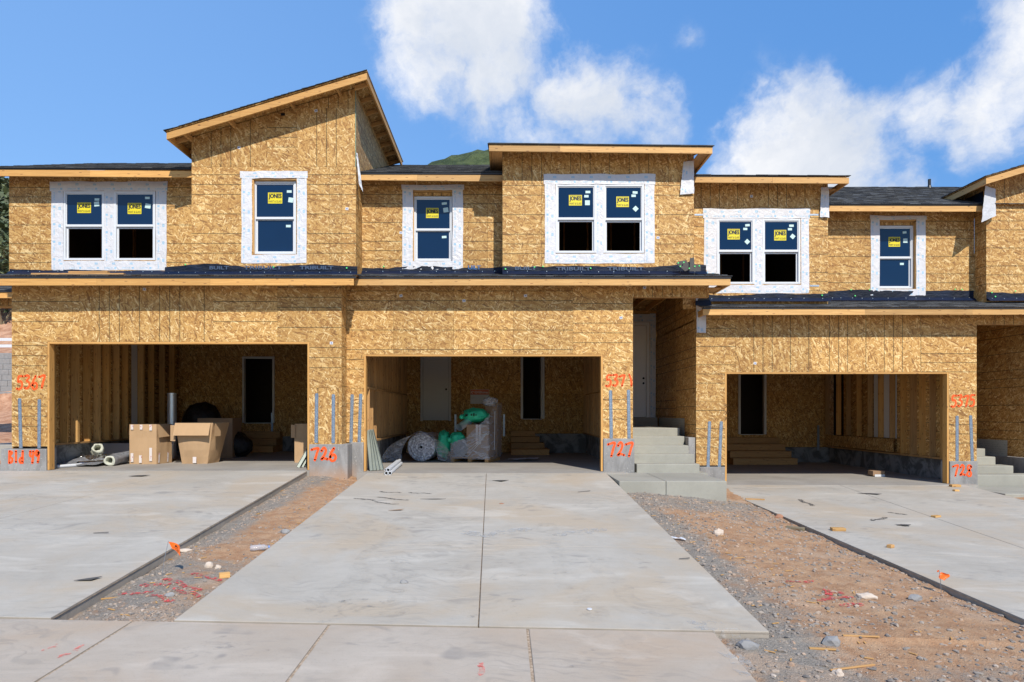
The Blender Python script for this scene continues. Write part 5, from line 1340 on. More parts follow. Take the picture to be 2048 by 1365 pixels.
mat('black_plastic',(.006,.006,.007),.3,build=lambda t,b:(bumpto(t,b,t.noise(oc(t),6,6,.65,1.5),1,.05),(.006,.006,.007,1))[1])
def blob(name,m,parent,c,r,seed,rough=.15,sq=(1,1,1),n=28,flat=None,freq=2.0):
    c=Vector(c)
    def fn(u,v):
        a=u*2*math.pi; b_=(v-.5)*math.pi; d=Vector((math.cos(a)*math.cos(b_),math.sin(a)*math.cos(b_),math.sin(b_)))
        k=1+rough*noise.noise(d*freq+Vector((seed,0,0)))+rough*.4*noise.noise(d*freq*3+Vector((seed,5,0)))
        p=Vector((d.x*r*sq[0],d.y*r*sq[1],d.z*r*sq[2]))*k+c
        if flat is not None and p.z<flat: p.z=flat+.004
        return p
    mb=MB(); mb.grid(fn,n,n//2); return mb.build(name,m,parent,smooth=True,weld=True)
bag=thing('bin_bag',(X(402,18.6),18.6,G1+1.0),'black plastic bag bulging behind the cardboard boxes','bag')
bag.location=(X(402,18.6),18.6,G1); blob('bag','black_plastic',bag,(X(402,18.8),18.8,G1+.95),.52,3,sq=(1,.8,.95),flat=None)
bag2=thing('bin_bag',(X(468,18.0),18.0,G1),'low black plastic bag on the floor right of the boxes','bag'); blob('bag','black_plastic',bag2,(X(470,18.0),18.0,G1+.3),.42,8,sq=(1.1,.8,.85),flat=G1)
# insulated flex duct, foil rolls, white pipe at the left jamb
def foilm(t,b):
    c=t.vor(t.mapping(oc(t),scale=(1,1,1)),38,'Color'); s_=t.sep(c)[0]; bumpto(t,b,s_,1,.02); return t.mix(s_,(.35,.37,.40),(.92,.93,.95))
mat('foil',rough=.25,metal=1,build=foilm)
mat('insulation_pale',rough=.95,build=lambda t,b:(bumpto(t,b,t.noise(oc(t),30,4,.7),1,.02),t.mix(t.noise(oc(t),9,3),(.42,.43,.34),(.68,.68,.58)))[1])
mat('grey_film',(.28,.29,.31),.25,build=lambda t,b:(bumpto(t,b,t.noise(oc(t),14,5,.65,1),1,.03),t.mix(t.noise(oc(t),10,4),(.10,.105,.115),(.36,.37,.40)))[1])
def roll(name,label,cat,p,q,r,m_out,m_in,group=None,wob=.12,inner=.55):
    t=thing(name,p,label,cat,group); P=[Vector(p)*(1-k/5)+Vector(q)*(k/5) for k in range(6)]
    def ringf(rad,w_):
        d=(Vector(q)-Vector(p)).normalized(); a=d.cross(Vector((0,0,1))).normalized(); b_=a.cross(d)
        def fn(u,v):
            an=u*2*math.pi; c=Vector(p)*(1-v)+Vector(q)*v; k=rad*(1+w_*noise.noise(Vector((math.cos(an)*1.5,math.sin(an)*1.5,v*3+rad*9))))
            return c+a*math.cos(an)*k+b_*math.sin(an)*k*.9
        return fn
    f=ringf(r,wob); g=ringf(r*inner,wob)
    mb=MB(); mb.grid(f,20,10); mb.build('outer_skin',m_out,t,smooth=True,weld=True)
    mb=MB(); mb.grid(lambda u,v:Vector(f(u,0))*(1-v)+Vector(g(u,0))*v-(Vector(q)-Vector(p)).normalized()*.02*math.sin(math.pi*v),20,4); mb.grid(lambda u,v:g(u,v*.5),20,4); mb.build('lining',m_in,t,smooth=True,weld=True)
    return t
gd=lambda px,D,r: (X(px,D),D,G1+r)
roll('flex_duct','insulated flexible duct end with pale fluffy lining, lying against the box','duct',gd(219,14.85,.115),(X(262,15.9),16.0,G1+.19),.125,'grey_film','insulation_pale','insulation and duct pieces on the left garage floor',wob=.3)
roll('flex_duct','short piece of insulated duct with white lining standing up behind the foil','duct',(X(201,15.6),15.5,G1+.36),(X(190,16),16.1,G1+.14),.12,'insulation_pale','insulation_pale','insulation and duct pieces on the left garage floor',wob=.35)
roll('foil_roll','thin crinkled silver foil roll lying in front of the white pipe','foil roll',gd(157,14.75,.055),gd(207,15.15,.06),.058,'foil','hole_black','insulation and duct pieces on the left garage floor',wob=.2,inner=.7)
fo=thing('foil_sheet',(X(180,15.5),15.5,G1),'crumpled silver foil insulation heaped by the concrete wall','foil','insulation and duct pieces on the left garage floor')
mb=MB(); mb.grid(lambda u,v:(X(148,15.3)+u*.68,15.25+v*.6,G1+.09+.13*math.sin(math.pi*v)*(.6+.5*u)+.07*noise.noise(Vector((u*5,v*5,1)))),18,12); mb.build('foil','foil',fo)
wp=MB(); wp.tube([gd(113,14.25,.035),gd(213,15.3,.04)],.034,14); tag(wp.build('white_pipe','vinyl',origin=gd(113,14.25,0),smooth=False),'long white plastic pipe slanting across the floor from the left jamb','pipe')
gf=thing('plastic_film',(X(140,15),15,G1),'loose grey plastic film on the floor behind the white pipe','film'); mb=MB(); mb.grid(lambda u,v:(X(112,14.6)+u*.85,14.6+v*.9,G1+.05+.10*v+.05*noise.noise(Vector((u*4,v*4,5)))),12,10); mb.build('film','grey_film',gf,smooth=True)
md=thing('duct_offcut',(X(232,16.3),16.3,G1),'flat shiny sheet metal offcut leaning on the low concrete wall','sheet metal'); M=Matrix.Translation((X(232,16.4),16.4,G1+.22))@Matrix.Rotation(R(-25),4,'X'); bx('plate','spiral_duct',md,-.42,.42,-.01,.01,-.22,.22,M=M)
# leaning steel studs
mat('steel_stud',(.40,.44,.40),.5,.35,build=lambda t,b:t.mix(t.noise(oc(t),6,4),(.19,.215,.19),(.30,.33,.29)))
def leaning(lst,label,grp,foot_y,top,z0):
    t=thing('steel_studs',(lst[0][0],foot_y,z0),label,'metal studs',grp)
    for k,(xf,yf,xt,yt,zt_) in enumerate(lst):
        p=Vector((xf,yf,z0)); q=Vector((xt,yt,zt_)); d=(q-p); L=d.length; d.normalize(); a=Vector((0,1,0)).cross(d).normalized(); b_=d.cross(a)
        M=Matrix((( a.x,b_.x,d.x,p.x),(a.y,b_.y,d.y,p.y),(a.z,b_.z,d.z,p.z),(0,0,0,1)))
        mb=MB(); mb.box(-.035,.035,-.001,.001,.0,L,M=M); mb.box(-.035,-.033,-.035,-.001,.0,L,M=M); mb.box(.033,.035,-.035,-.001,.0,L,M=M); mb.build('steel_stud','steel_stud',t)
xj2=OP2[0]+.05
leaning([(X(743+7*k,14.3+.06*k),14.32+.07*k,xj2-.02+.01*k,14.5+.1*k,Z(862,14.5)+.02*(k%2)) for k in range(4)],'bundle of pale steel studs leaning on the left jamb of the middle garage','metal studs leaning on the jambs',14.3,None,.49)
xj1=OP1[1]-.05
leaning([(X(599+6*k,14.5),14.4+.08*k,xj1-.0,14.75+.08*k,Z(860,14.7)) for k in range(3)],'pale steel studs leaning on the right jamb of the left garage','metal studs leaning on the jambs',14.4,None,.55)

# ================================================================ THINGS IN GARAGE 2
G2=.478
def bubble(t,b):
    p=oc(t); c=t.vor(p,26,'Color'); s_=t.sep(c)[0]; bumpto(t,b,t.vor(p,26,'Distance'),1,.02); return t.mix(s_,(.30,.30,.34),(.78,.78,.82))
mat('bubble_foil',rough=.4,metal=.25,build=bubble)
def filmm(a0,a1):
    def f(t,b):
        p=oc(t); n=t.noise(t.mapping(p,rot=(0,R(35),0),scale=(1,1,3.2)),4,6,.7,1.2); bumpto(t,b,n,1,.03)
        t.put(b.inputs['Alpha'],t.math('ADD',a0,t.math('MULTIPLY',t.step(n,.45,.72),a1-a0))); return (.62,.62,.66,1)
    return f
mat('clear_film',rough=.12,build=filmm(.22,.75)); mat('clear_film_grey',rough=.15,build=filmm(.32,.75))
br=thing('bubble_wrap_roll',(X(843,16.9),16.9,G2),'large silver bubble insulation roll seen end on, draped in clear film','roll')
cx,cz,D=X(843,16.8),G2+.36,16.75
mb=MB(); mb.tube([(cx,D,cz),(cx+.15,D+1.2,cz)],.35,36); mb.build('roll','bubble_foil',br,smooth=False)
MB().tube([(cx,D-.012,cz),(cx,D-.004,cz)],.035,14).build('core','hole_black',br)
mb=MB(); 
for k in range(5):
    r_=.08+.062*k; mb.tube([(cx+math.cos(a*math.pi/12)*r_,D-.004,cz+math.sin(a*math.pi/12)*r_) for a in range(25)],.004,4,caps=False)
mb.build('layers','grey_film',br,kind='stuff')
def drape(u,v):
    a=math.pi*(1-u); w_=.42+.42*v+.05*noise.noise(Vector((u*5,v*4,3))); 
    return Vector((cx+math.cos(a)*w_*(1.0 if u>.5 else 1.15),D-.04-.30*v*v+.02*noise.noise(Vector((u*9,v*9,0)))+(.0),max(G2+.01,cz+math.sin(a)*(.40-.10*v)-(.30+.12*v)*(1-math.sin(a)))))
mb=MB(); mb.grid(drape,24,8); mb.build('film','clear_film_grey',br,smooth=True)
def greenbag(c,r,sq,seed,label,rot=0,knot=None):
    t=thing('green_bag',(c[0],c[1],max(G2,c[2]-r*sq[2])),label,'bag','green plastic bags of supplies')
    blob('bag','green_plastic',t,c,r,seed,rough=.22,sq=sq,n=36)
    if knot: blob('knot','green_plastic',t,knot,.06,seed+1,rough=.5,n=12)
    return t
mat('green_plastic',rough=.28,build=lambda t,b:(bumpto(t,b,t.noise(t.mapping(oc(t),scale=(1,1,2)),7,5,.6,1.2),1,.04),t.mix(t.noise(oc(t),6,3),(.012,.40,.19),(.04,.66,.38)))[1])
greenbag((X(888,16.9),16.95,G2+.42),.30,(.62,.8,1.15),2,'tall green bag standing between the bubble roll and the boxes')
greenbag((X(915,16.75),16.8,G2+.55),.22,(.95,.8,.85),5,'small round green bag wedged against the wrapped box',knot=(X(899,16.7),16.55,G2+.56))
tb=greenbag((X(951,16.6),16.75,G2+1.16),.30,(1.12,.85,.60),9,'bright green bag lying on top of the wrapped cardboard box',knot=(X(923,16.5),16.5,G2+1.12))
tx=MB()
for k in range(3): put_text(tx,('R-8','25 FT','8 IN')[k],X(939+9*k,16.4),X(945+9*k,16.4),G2+1.10+.02*(k%2),G2+1.15+.02*(k%2),16.475) 
mk=MB(); 
for (a,b_,w_,h_) in ((930,829,5,4),(941,828,3,4),(946,827,3,6),(951,829,2,3)): mk.box(X(a,16.45),X(a+w_,16.45),16.478,16.481,Z(b_+h_,16.45),Z(b_,16.45))
mk.build('print','hole_black',tb)
pl=thing('pallet',(X(950,16.5),16.6,G2),'shipping pallet under the film-wrapped boxes in the middle garage','pallet')
MP=Matrix.Translation((X(977,16.35),16.35,G2))@Matrix.Rotation(R(-17),4,'Z')     # front right corner
def pb(name,m,par,*a,**k): return MB().box(*a,M=MP,**k).build(name,m,par,bevel=k.pop('bevel',0) if 'bevel' in k else 0)
for k in range(5): pb('deck_board','lumber_inside',pl,-.98,.0,.02+.2*k,.14+.2*k,.10,.12)
for xx in (-.98,-.53,-.09): pb('stringer','lumber_inside',pl,xx,xx+.09,.0,.96,.0,.098)
# things on the pallet
bb=thing('cardboard_box',(X(955,16.4),16.5,G2+.12),'brown cardboard box with red and white tape under the bright green bag','cardboard box')
pb('carton','cardboard_dark',bb,-.57,-.01,.02,.62,.122,.93)
for xx in (-.33,-.25): pb('tape','tape_label',bb,xx,xx+.055,.012,.019,.45,.93)
tb2=thing('cardboard_box',(X(990,16.9),17.0,G2+.12),'tall dark box tower behind the taped cardboard box, wrapped in clear film','cardboard box')
pb('carton','cardboard_dark',tb2,-.30,.02,.64,.97,.122,1.42); pb('carton','grey_film',tb2,-.62,-.31,.64,.97,.122,1.15)
wr=thing('stretch_film',(X(960,16.4),16.6,G2+.1),'clear stretch film wound round the pallet load with creases fanning to the corner','film')
mb=MB()
def film(u,v):
    P=[(-.98,-.03),(-.57,-.03),(.03,-.03),(.06,.5),(.05,1.0)]; k=u*4; i=min(3,int(k)); f=k-i
    x=lerp(P[i][0],P[i+1][0],f); y=lerp(P[i][1],P[i+1][1],f); H=[.46,.60,1.16,1.46,1.48]; h_=lerp(H[i],H[i+1],f)
    return MP@Vector((x,y-.012*noise.noise(Vector((u*12,v*6,1)))-.015,.08+(h_-.08)*v+.02*noise.noise(Vector((u*8,v*3,4)))))
mb.grid(film,24,10); mb.build('film','clear_film',wr,smooth=True)
mb=MB()
for k in range(9):
    a=Vector((-.02,-.028,.72)) if k<6 else Vector((-.4,-.03,.30)); e=Vector((-.55+.0*k,-.03,.62-.1*k)) if k<6 else Vector((.0,-.035,.08+.06*(k-6)))
    mb.tube([MP@a,MP@((a+e)/2+Vector((0,-.01,-.02))),MP@e],.006,5)
mb.tube([MP@Vector((.055,.32,.3)),MP@Vector((.06,.34,1.25))],.008,5)
mb.build('crease','tag_white',wr,kind='stuff')
ir=thing('insulation_roll',(X(918,16.5),16.5,G2+.12),'grey rolled material standing on the left end of the pallet under film','roll')
mb=MB(); mb.tube([MP@Vector((-.74,.03,.34)),MP@Vector((-.70,.75,.34))],.21,26); mb.build('roll','grey_film',ir); bx_=MB().box(-.97,-.93,.0,.3,.13,.36,M=MP).build('end_board','cardboard_dark',ir)
dt=thing('sheet_metal_duct',(X(922,16.6),16.6,G2+.75),'short shiny round duct poking out from under the bright green bag','duct'); dt.location=(X(922,16.6),16.6,G2+.8)
mb=MB(); mb.tube([(X(918,16.4),16.42,G2+.86),(X(941,16.7),16.8,G2+1.04)],.095,20,caps=False); mb.tube([(X(918,16.4),16.42,G2+.86),(X(941,16.7),16.8,G2+1.04)],.09,20,caps=False); mb.build('tube','spiral_duct',dt,smooth=True)
fb_=thing('plastic_bag',(X(985,16.8),16.9,G2+1.2),'knotted pale plastic film bunched on top of the box tower','film'); blob('film_bunch','clear_film_grey',fb_,(X(980,16.9),16.9,G2+1.50),.17,21,rough=.5,sq=(1.1,.8,.7),n=24,freq=3)
for o in (br,tb,pl,bb,tb2,wr,ir,dt,fb_,*[q for q in bpy.data.objects if q.name.startswith('green_bag') and q is not tb]):
    o.location=o.location+Vector((o.location.x*.021,.36,0))      # all of it stands just inside the shade line
# white conduit bundle
for k,(dx,dz,lab) in enumerate(((0,.035,'lower left'),(.075,.035,'lower right'),(.0375,.10,'top'),(-.02,.10,'left upper'))):
    r_=.037 if k<3 else .02
    a=Vector((X(774,13.7)+dx,13.6,d2(-2.3,13.6)+dz)); b_=Vector((X(793,16)+dx+.05,15.9,G2+dz+.01))
    mb=MB(); mb.tube([a,b_],r_,16,caps=False); mb.tube([a,b_],r_*.8,16,caps=False)
    mb.grid(lambda u,v:a+Vector((math.cos(u*2*math.pi)*r_*(1-.2*v),0,math.sin(u*2*math.pi)*r_*(1-.2*v))),16,1)
    o=mb.build('white_pipe','vinyl',origin=a); tag(o,f'{lab} white plastic pipe of the bundle lying at the middle garage mouth','pipe','white pipes bundled on the driveway')
# paper on the floor, site sign on the back wall
pp_=thing('paper_sheets',(X(1040,17.5),17.5,G2),'rumpled white sheets on the dark floor right of the pallet','paper')
mb=MB(); mb.grid(lambda u,v:(X(1014,17.6)+.75*u+.1*v,17.3+.5*v,G2+.03+.03*noise.noise(Vector((u*5,v*4,0)))+.03*u),12,8); mb.build('sheet','wrap_plain',pp_,smooth=True)
mat('sign_orange',(.62,.16,.07),.6); mat('sign_text',(.82,.80,.78),.6); mat('sign_grey',(.3,.3,.3),.6)
sg=thing('site_sign',(X(959,YB),YB-.02,Z(808,YB)),'white site sign with an orange EDGEhomes heading on the garage back wall','sign')
x0,x1,z0,z1=X(941,YB),X(978,YB),Z(808,YB),Z(779.5,YB); ys_=YB-.045
bx('board','tag_white',sg,x0,x1,ys_,ys_+.012,z0,z1); bx('heading','sign_orange',sg,x0+.005,x1-.005,ys_-.003,ys_-.001,z1-.16,z1-.008)
mb=MB(); put_text(mb,'EDGEhomes',x0+.13,x1-.03,z1-.12,z1-.05,ys_-.005,0,bold=.01); mb.tube([(x0+.065+.032*math.cos(a*.55),ys_-.005,z1-.085+.032*math.sin(a*.55)) for a in range(10)],.008,5); mb.build('lettering','sign_text',sg)
mb=MB(); put_text(mb,'LOT N',x0+.03,x0+.15,z0+.16,z0+.20,ys_-.003); put_text(mb,'46',x1-.16,x1-.10,z0+.16,z0+.20,ys_-.003); mb.build('lettering','sign_grey',sg)

# ================================================================ THINGS IN GARAGE 3, LITTER OUTSIDE
bk=thing('box',(X(1756,16.9),16.9,.123),'small brown box with a white side on the floor of the right garage','box')
M=Matrix.Translation((X(1756,16.9),16.95,.125)); bx('carton','cardboard_dark',bk,-.16,.13,-.12,.12,.02,.14,M=M,bevel=.004); bx('label','tag_white',bk,-.12,.13,-.128,-.122,.0,.055,M=M)
def flag(px,py_base,py_top,w_,h_,label,writing,lean=(0,0)):
    b=spot(px,py_base); D=b.y; zt_=Z(py_top,D)
    t=thing('marker_flag',b,label,'marker flag','utility marker flags in the dirt')
    MB().tube([(b.x,D,b.z-.05),(b.x+lean[0]*.5,D-.01,(b.z+zt_)/2),(b.x+lean[0],D-.01,zt_)],.0025,6).build('wire_stake','galvanised',t)
    return t,b,zt_,D
mat('flag_orange',(.88,.16,.015),.5)
t,b,zt_,D=flag(322,1152,1082,.1,.1,'orange marker flag with black print, standing by the left driveway edge',True,(.08,0))
def ff(u,v): # hangs from the top of the stake, one corner folded away
    x=b.x+.085+.115*u+.02*v; z=zt_-.005-.075*v-.045*u*(1)-.02*v*u; return (x,D-.02+.035*math.sin(u*3.2+v),z)
mb=MB(); mb.grid(ff,8,6); mb.build('flag','flag_orange',t,smooth=True)
tm=MB(); put_text(tm,'COMCAST',.16,.84,.62,.76,0,fn=lambda u,v:tuple(Vector(ff(u,v))+Vector((0,-.004,0)))); put_text(tm,'UNDERGROUND',.16,.84,.80,.90,0,fn=lambda u,v:tuple(Vector(ff(u,v))+Vector((0,-.004,0))))
TXTF=lambda u,v:tuple(Vector(ff(u,1-v))+Vector((0,-.004,0)))
tm=MB(); put_text(tm,'COMCAST',.16,.84,.28,.42,0,fn=TXTF); put_text(tm,'CABLE',.30,.70,.10,.22,0,fn=TXTF)
for k in range(6):
    a=math.pi*(k+.5)/6; c_=(.5+.13*math.cos(a),.50+.24*math.sin(a)); tm.face([TXTF(.5+.04*math.cos(a),.50+.05*math.sin(a)),TXTF(c_[0]-.035*math.sin(a),c_[1]+.05*math.cos(a)),TXTF(c_[0]+.04*math.cos(a),c_[1]+.06*math.sin(a)),TXTF(c_[0]+.035*math.sin(a),c_[1]-.05*math.cos(a))])
tm.build('print','hole_black',t)
t,b,zt_,D=flag(1883,1189,1141,.1,.1,'small tangled orange marker flag on a thin wire by the right driveway edge',False,(-.03,0))
mb=MB(); mb.grid(lambda u,v:(b.x-.02+.07*u+.012*math.sin(v*5),D-.02+.03*math.sin(u*5+v*3),zt_-.01-.025*u-.07*v+.01*noise.noise(Vector((u*4,v*4,0)))),8,8); mb.build('flag','flag_orange',t,smooth=True)
mb=MB(); mb.grid(lambda u,v:(b.x-.035-.02*u,D-.02+.01*v,zt_+.005-.02*v),3,3); mb.build('ribbon_end','flag_orange',t)
# bottle
bp=spot(518,1104); bt=thing('plastic_bottle',bp,'crushed clear plastic bottle lying at the left edge of the middle driveway','bottle')
mat('bottle_plastic',(.62,.70,.78),.08,build=filmm(.35,.8)); mat('bottle_label',(.14,.25,.52),.5)
P=[Vector((-.09,-.03,.035)),Vector((-.05,-.02,.035)),Vector((0,0,.037)),Vector((.05,.03,.035)),Vector((.075,.045,.03)),Vector((.09,.055,.03))]
MB().tube([bp+p+Vector((0,0,.01)) for p in P],.03,16,rs=[.028,.034,.030,.033,.014,.013]).build('bottle','bottle_plastic',bt,smooth=True)
MB().tube([bp+P[5]+Vector((-.004,0,.01)),bp+P[5]+Vector((.012,.008,.01))],.017,12).build('cap','bottle_label',bt)
def chunk(name,label,cat,px,py,size,m,seed,group=None,sq=(1,1,.6),kind='rock',rot=0,bev=.003):
    p=spot(px,py)
    if kind=='rock':
        mb=MB(); bm=bmesh.new(); bmesh.ops.create_icosphere(bm,subdivisions=2,radius=1)
        for v in bm.verts:
            k=1+.45*noise.noise(v.co*1.1+Vector((seed,0,0))); q=Vector((v.co.x*sq[0],v.co.y*sq[1],v.co.z*sq[2]))*k*size; q.rotate(Matrix.Rotation(rot,3,'Z')); v.co=p+q+Vector((0,0,size*sq[2]*.35))
        for f in bm.faces: mb.face([tuple(v.co) for v in f.verts])
        bm.free(); o=mb.build(name,m,origin=p)
    else:
        M=Matrix.Translation(p+Vector((0,0,size[2]/2)))@Matrix.Rotation(rot,4,'Z')@Matrix.Rotation(sq if isinstance(sq,float) else 0,4,'Y')
        o=MB().box(-size[0]/2,size[0]/2,-size[1]/2,size[1]/2,-size[2]/2,size[2]/2,M=M).build(name,m,origin=p,bevel=bev)
    return tag(o,label,cat,group)
mat('rock_grey',rough=.9,build=lambda t,b:(bumpto(t,b,t.noise(oc(t),25,4,.7),.6,.01),t.mix(t.noise(oc(t),12,4),(.15,.15,.15),(.36,.35,.34)))[1])
mat('rock_tan',rough=.9,build=lambda t,b:(bumpto(t,b,t.noise(oc(t),25,4,.7),.6,.01),t.mix(t.noise(oc(t),10,4),(.42,.33,.25),(.66,.57,.48)))[1])
mat('rock_red',rough=.9,build=lambda t,b:t.mix(t.noise(oc(t),14,4),(.24,.10,.055),(.45,.24,.15)))
RG='larger stones lying in the dirt'
chunk('rock','pale yellow angular rock on the gravel right of the middle driveway','rock',1437,1069,.075,'rock_tan',1,RG,(1,.7,.75),rot=.3)
chunk('rock','reddish brown rock by the upper left corner of the right driveway','rock',1558,1036,.07,'rock_red',2,RG,(1,.7,.7))
chunk('rock','flat tan rock with a dark underside just above the red paint strokes','rock',1733,1196,.085,'rock_tan',3,RG,(1.1,.6,.40))
chunk('rock','smooth grey rock right of the flat tan one','rock',1830,1200,.065,'rock_grey',4,RG,(1.1,.7,.6))
chunk('rock','grey angular rock near the bottom, right of the driveway corner','rock',1662,1288,.075,'rock_grey',5,RG,(1,.8,.6))
chunk('rock','dark grey stone tucked under the broken corner of the driveway','rock',1497,1296,.07,'rock_grey',6,RG,(1.2,.7,.6))
chunk('rock','rounded pale pebble at the bottom edge of the dirt','rock',1677,1350,.04,'rock_tan',7,RG,(1,.8,.8))
chunk('rock','pale round stone in the left dirt strip beside another','rock',417,1135,.045,'rock_tan',8,RG,(1,.8,.9))
chunk('rock','smaller pale stone right of the round one in the left strip','rock',436,1137,.034,'rock_tan',9,RG,(1,.8,.8))
chunk('rock','flat tan stone beside the printed orange flag','rock',371,1103,.06,'rock_tan',10,RG,(1.3,.6,.4))
chunk('rock','dark grey stone below the red paint in the left strip','rock',340,1194,.035,'rock_grey',11,RG,(1.2,.8,.8))
chunk('rock','grey clump of mortar at the edge of the middle driveway near the bottle','rock',570,1067,.06,'rock_grey',12,RG,(1,.7,.7))
chunk('rock','small grey stone alone on the left half of the middle driveway','rock',808,1167,.032,'rock_grey',13,RG,(1.2,.8,.8))
chunk('rock','tiny pinkish chip on the middle driveway right of its joint','rock',1003,1008,.035,'rock_red',14,RG,(1,.8,.3))
chunk('rock','grey rock on its own in the right dirt strip near the driveway corner','rock',1362,1150+60,.05,'rock_grey',15,RG,(1,.8,.8)) if False else None
WG='wood offcuts lying about'
chunk('wood_block','wood block on the right driveway nearest its left edge','wood block',1676,1062,(.19,.10,.045),'lumber',1,WG,kind='b',rot=-.1)
chunk('wood_block','small wood block on the right driveway beyond its long joint','wood block',1872,1035,(.14,.08,.03),'lumber',1,WG,kind='b',rot=.4)
chunk('wood_block','wood block lying against the foot of the 728 foundation','wood block',1910,974,(.19,.12,.05),'lumber',1,WG,kind='b',rot=-.05)
chunk('wood_block','small wood block in front of the one at the 728 foundation','wood block',1912,983,(.10,.07,.035),'lumber',1,WG,kind='b',rot=.1)
chunk('wood_block','wood scrap standing on edge near the right driveway edge','wood block',1781,1096,(.09,.06,.04),'lumber_inside',1,WG,kind='b',rot=.6)
chunk('wood_block','little wood block at the left edge of the middle driveway below the flag','wood block',449,1156,(.10,.06,.05),'lumber',1,WG,kind='b',rot=.5)
chunk('wood_block','wet grey wood offcut on the dirt near the reddish rock','wood block',1590,1060,(.26,.09,.045),'lumber_grey',1,WG,kind='b',rot=-.75)
chunk('wood_block','thin split wood piece by the corner of the porch slab','wood block',1510,1000,(.34,.07,.02),'lumber_inside',1,WG,kind='b',rot=-.25)
chunk('lath','pale wooden lath lying on the gravel in the left strip','lath',212,1199,(.33,.02,.012),'lumber',1,WG,kind='b',rot=.42)
chunk('lath','thin stick across the stones near the bottom edge','lath',1705,1338,(.40,.018,.012),'lumber_inside',1,WG,kind='b',rot=.28)
chunk('lath','short pale splinter in the lower dirt left of the grey rock','lath',1645,1300,(.20,.03,.012),'lumber',1,WG,kind='b',rot=-.15)
chunk('lath','long weathered sliver above the splinter','lath',1722,1279,(.28,.02,.012),'lumber_inside',1,WG,kind='b',rot=-.12)
SG='shingle and felt scraps on the concrete'
def scrap(label,px,py,pts,m='shingle_scrap',group=SG,name='shingle_scrap',cat='scrap'):
    p=spot(px,py); mb=MB(); n=len(pts); T=[p+Vector((a,b_,.012+.010*((k*7)%3)/2)) for k,(a,b_) in enumerate(pts)]; B=[q-Vector((0,0,.004)) for q in T]
    mb.face(T); mb.face(B[::-1])
    for k in range(n): mb.face([T[k],B[k],B[(k+1)%n],T[(k+1)%n]])
    return tag(mb.build(name,m,origin=p),label,cat,group)
scrap('dark shingle scrap curled at one corner low on the left driveway',175,1161,[(-.10,-.05),(.06,-.04),(.10,.07),(-.02,.03)])
scrap('dark shingle piece near the top of the left driveway',277,953,[(-.16,-.06),(.10,-.08),(.19,.06),(-.07,.10)])
scrap('dark triangular shingle piece near the top of the middle driveway',1001,963,[(-.16,.05),(.16,.08),(.02,-.10)])
scrap('dark pointed shingle piece near the top of the right driveway',1738,989,[(-.18,.1),(.06,.06),(.20,-.10),(.10,-.12)])
scrap('narrow brown scrap left of the joint on the middle driveway',792,1022,[(-.11,-.03),(.07,-.01),(.11,.05),(-.04,.02)],'cardboard_dark')
scrap('thin black strip on the left driveway in front of the shingle scrap',202,1068,[(-.09,-.008),(.09,-.002),(.09,.012),(-.09,.006)])
scrap('short black strip on the right part of the middle driveway',1168,985,[(-.11,-.05),(.11,.06),(.12,.075),(-.11,-.035)])
scrap('short dark strip near the right edge of the middle driveway',1369,1120,[(-.06,-.005),(.06,.0),(.06,.012),(-.06,.007)])
scrap('small dark scrap in the middle of the right driveway',1805,1052,[(-.09,.0),(.06,-.06),(.12,-.02),(.02,.08)])
scrap('black felt scrap left of the pile on the middle driveway',865,1000,[(-.2,.02),(.0,-.01),(.22,.0),(.1,.04)])
# crumpled paper
p=spot(1350,1080); pc=MB(); pc.grid(lambda u,v:p+Vector((-.10+.20*u+.02*v,.09-.22*u+.05*v,.02+.03*abs(noise.noise(Vector((u*6,v*6,0)))))),8,5); tag(pc.build('paper','wrap_plain',origin=p,smooth=False),'crumpled white paper at the right edge of the middle driveway','paper')
p=spot(1179,1221); dsk=MB(); dsk.tube([p+Vector((0,0,.004)),p+Vector((0,0,.014))],.022,18); tag(dsk.build('bottle_cap','tag_white',origin=p),'small round white cap on the right half of the middle driveway','cap')
# paint on the ground, scuffs and dried mortar
def draped(px0,py0,px1,py1,r,m,parent,pts=None,off=.009,name='paint_mark'):
    a,b_=spot(px0,py0),spot(px1,py1); mb=MB()
    P=[(a.x,a.y)]+[(lerp(a.x,b_.x,k/4)+random.uniform(-.03,.03),lerp(a.y,b_.y,k/4)+random.uniform(-.04,.04)) for k in (1,2,3)]+[(b_.x,b_.y)]
    ribbon(mb,P,r,lambda u,v:(u,v,surf(u,v)+off)); return mb.build(name,m,parent)
ds=[o for o in bpy.data.objects if o.name.startswith('dirt_strip')]; L0,R0=bpy.data.objects['dirt_strip'],bpy.data.objects['dirt_strip.001']
for a in ((285,1172,345,1168),(330,1160,400,1182),(385,1150,440,1163),(243,1190,300,1186),(300,1192,345,1204),(350,1180,395,1195)): draped(*a,.03,'ground_paint',L0)
for a in ((1640,1203,1702,1196),(1655,1190,1684,1187),(1685,1214,1722,1211),(1572,1164,1622,1163),(1651,1182,1662,1200)): draped(*a,.028,'ground_paint',R0)
PV=bpy.data.objects['pavement']
for a in ((85,1303,112,1291),(120,1316,132,1310),(153,1303,166,1292)): draped(*a,.012,'pink_paint',PV,off=.003)
for a in ((962,1328,960,1350),): draped(*a,.02,'pink_paint',PV,off=.003)
D2O=bpy.data.objects['driveway.001']
for a in ((710,998,748,1002),(757,995,815,1001),(752,1004,795,1009)): draped(*a,.030,'black_scuff',D2O,off=.003,name='scuff_mark')
for a in ((762,984,800,986),(820,986,860,988)): draped(*a,.03,'black_scuff',D2O,off=.0035,name='scuff_mark')
D3O=bpy.data.objects['driveway.002']
for a in ((1795,1050,1812,1053),(1745,1042,1770,1036),(1600,1000,1625,1012),(1780,1026,1810,1030)): draped(*a,.04,'black_scuff',D3O,off=.004,name='scuff_mark')
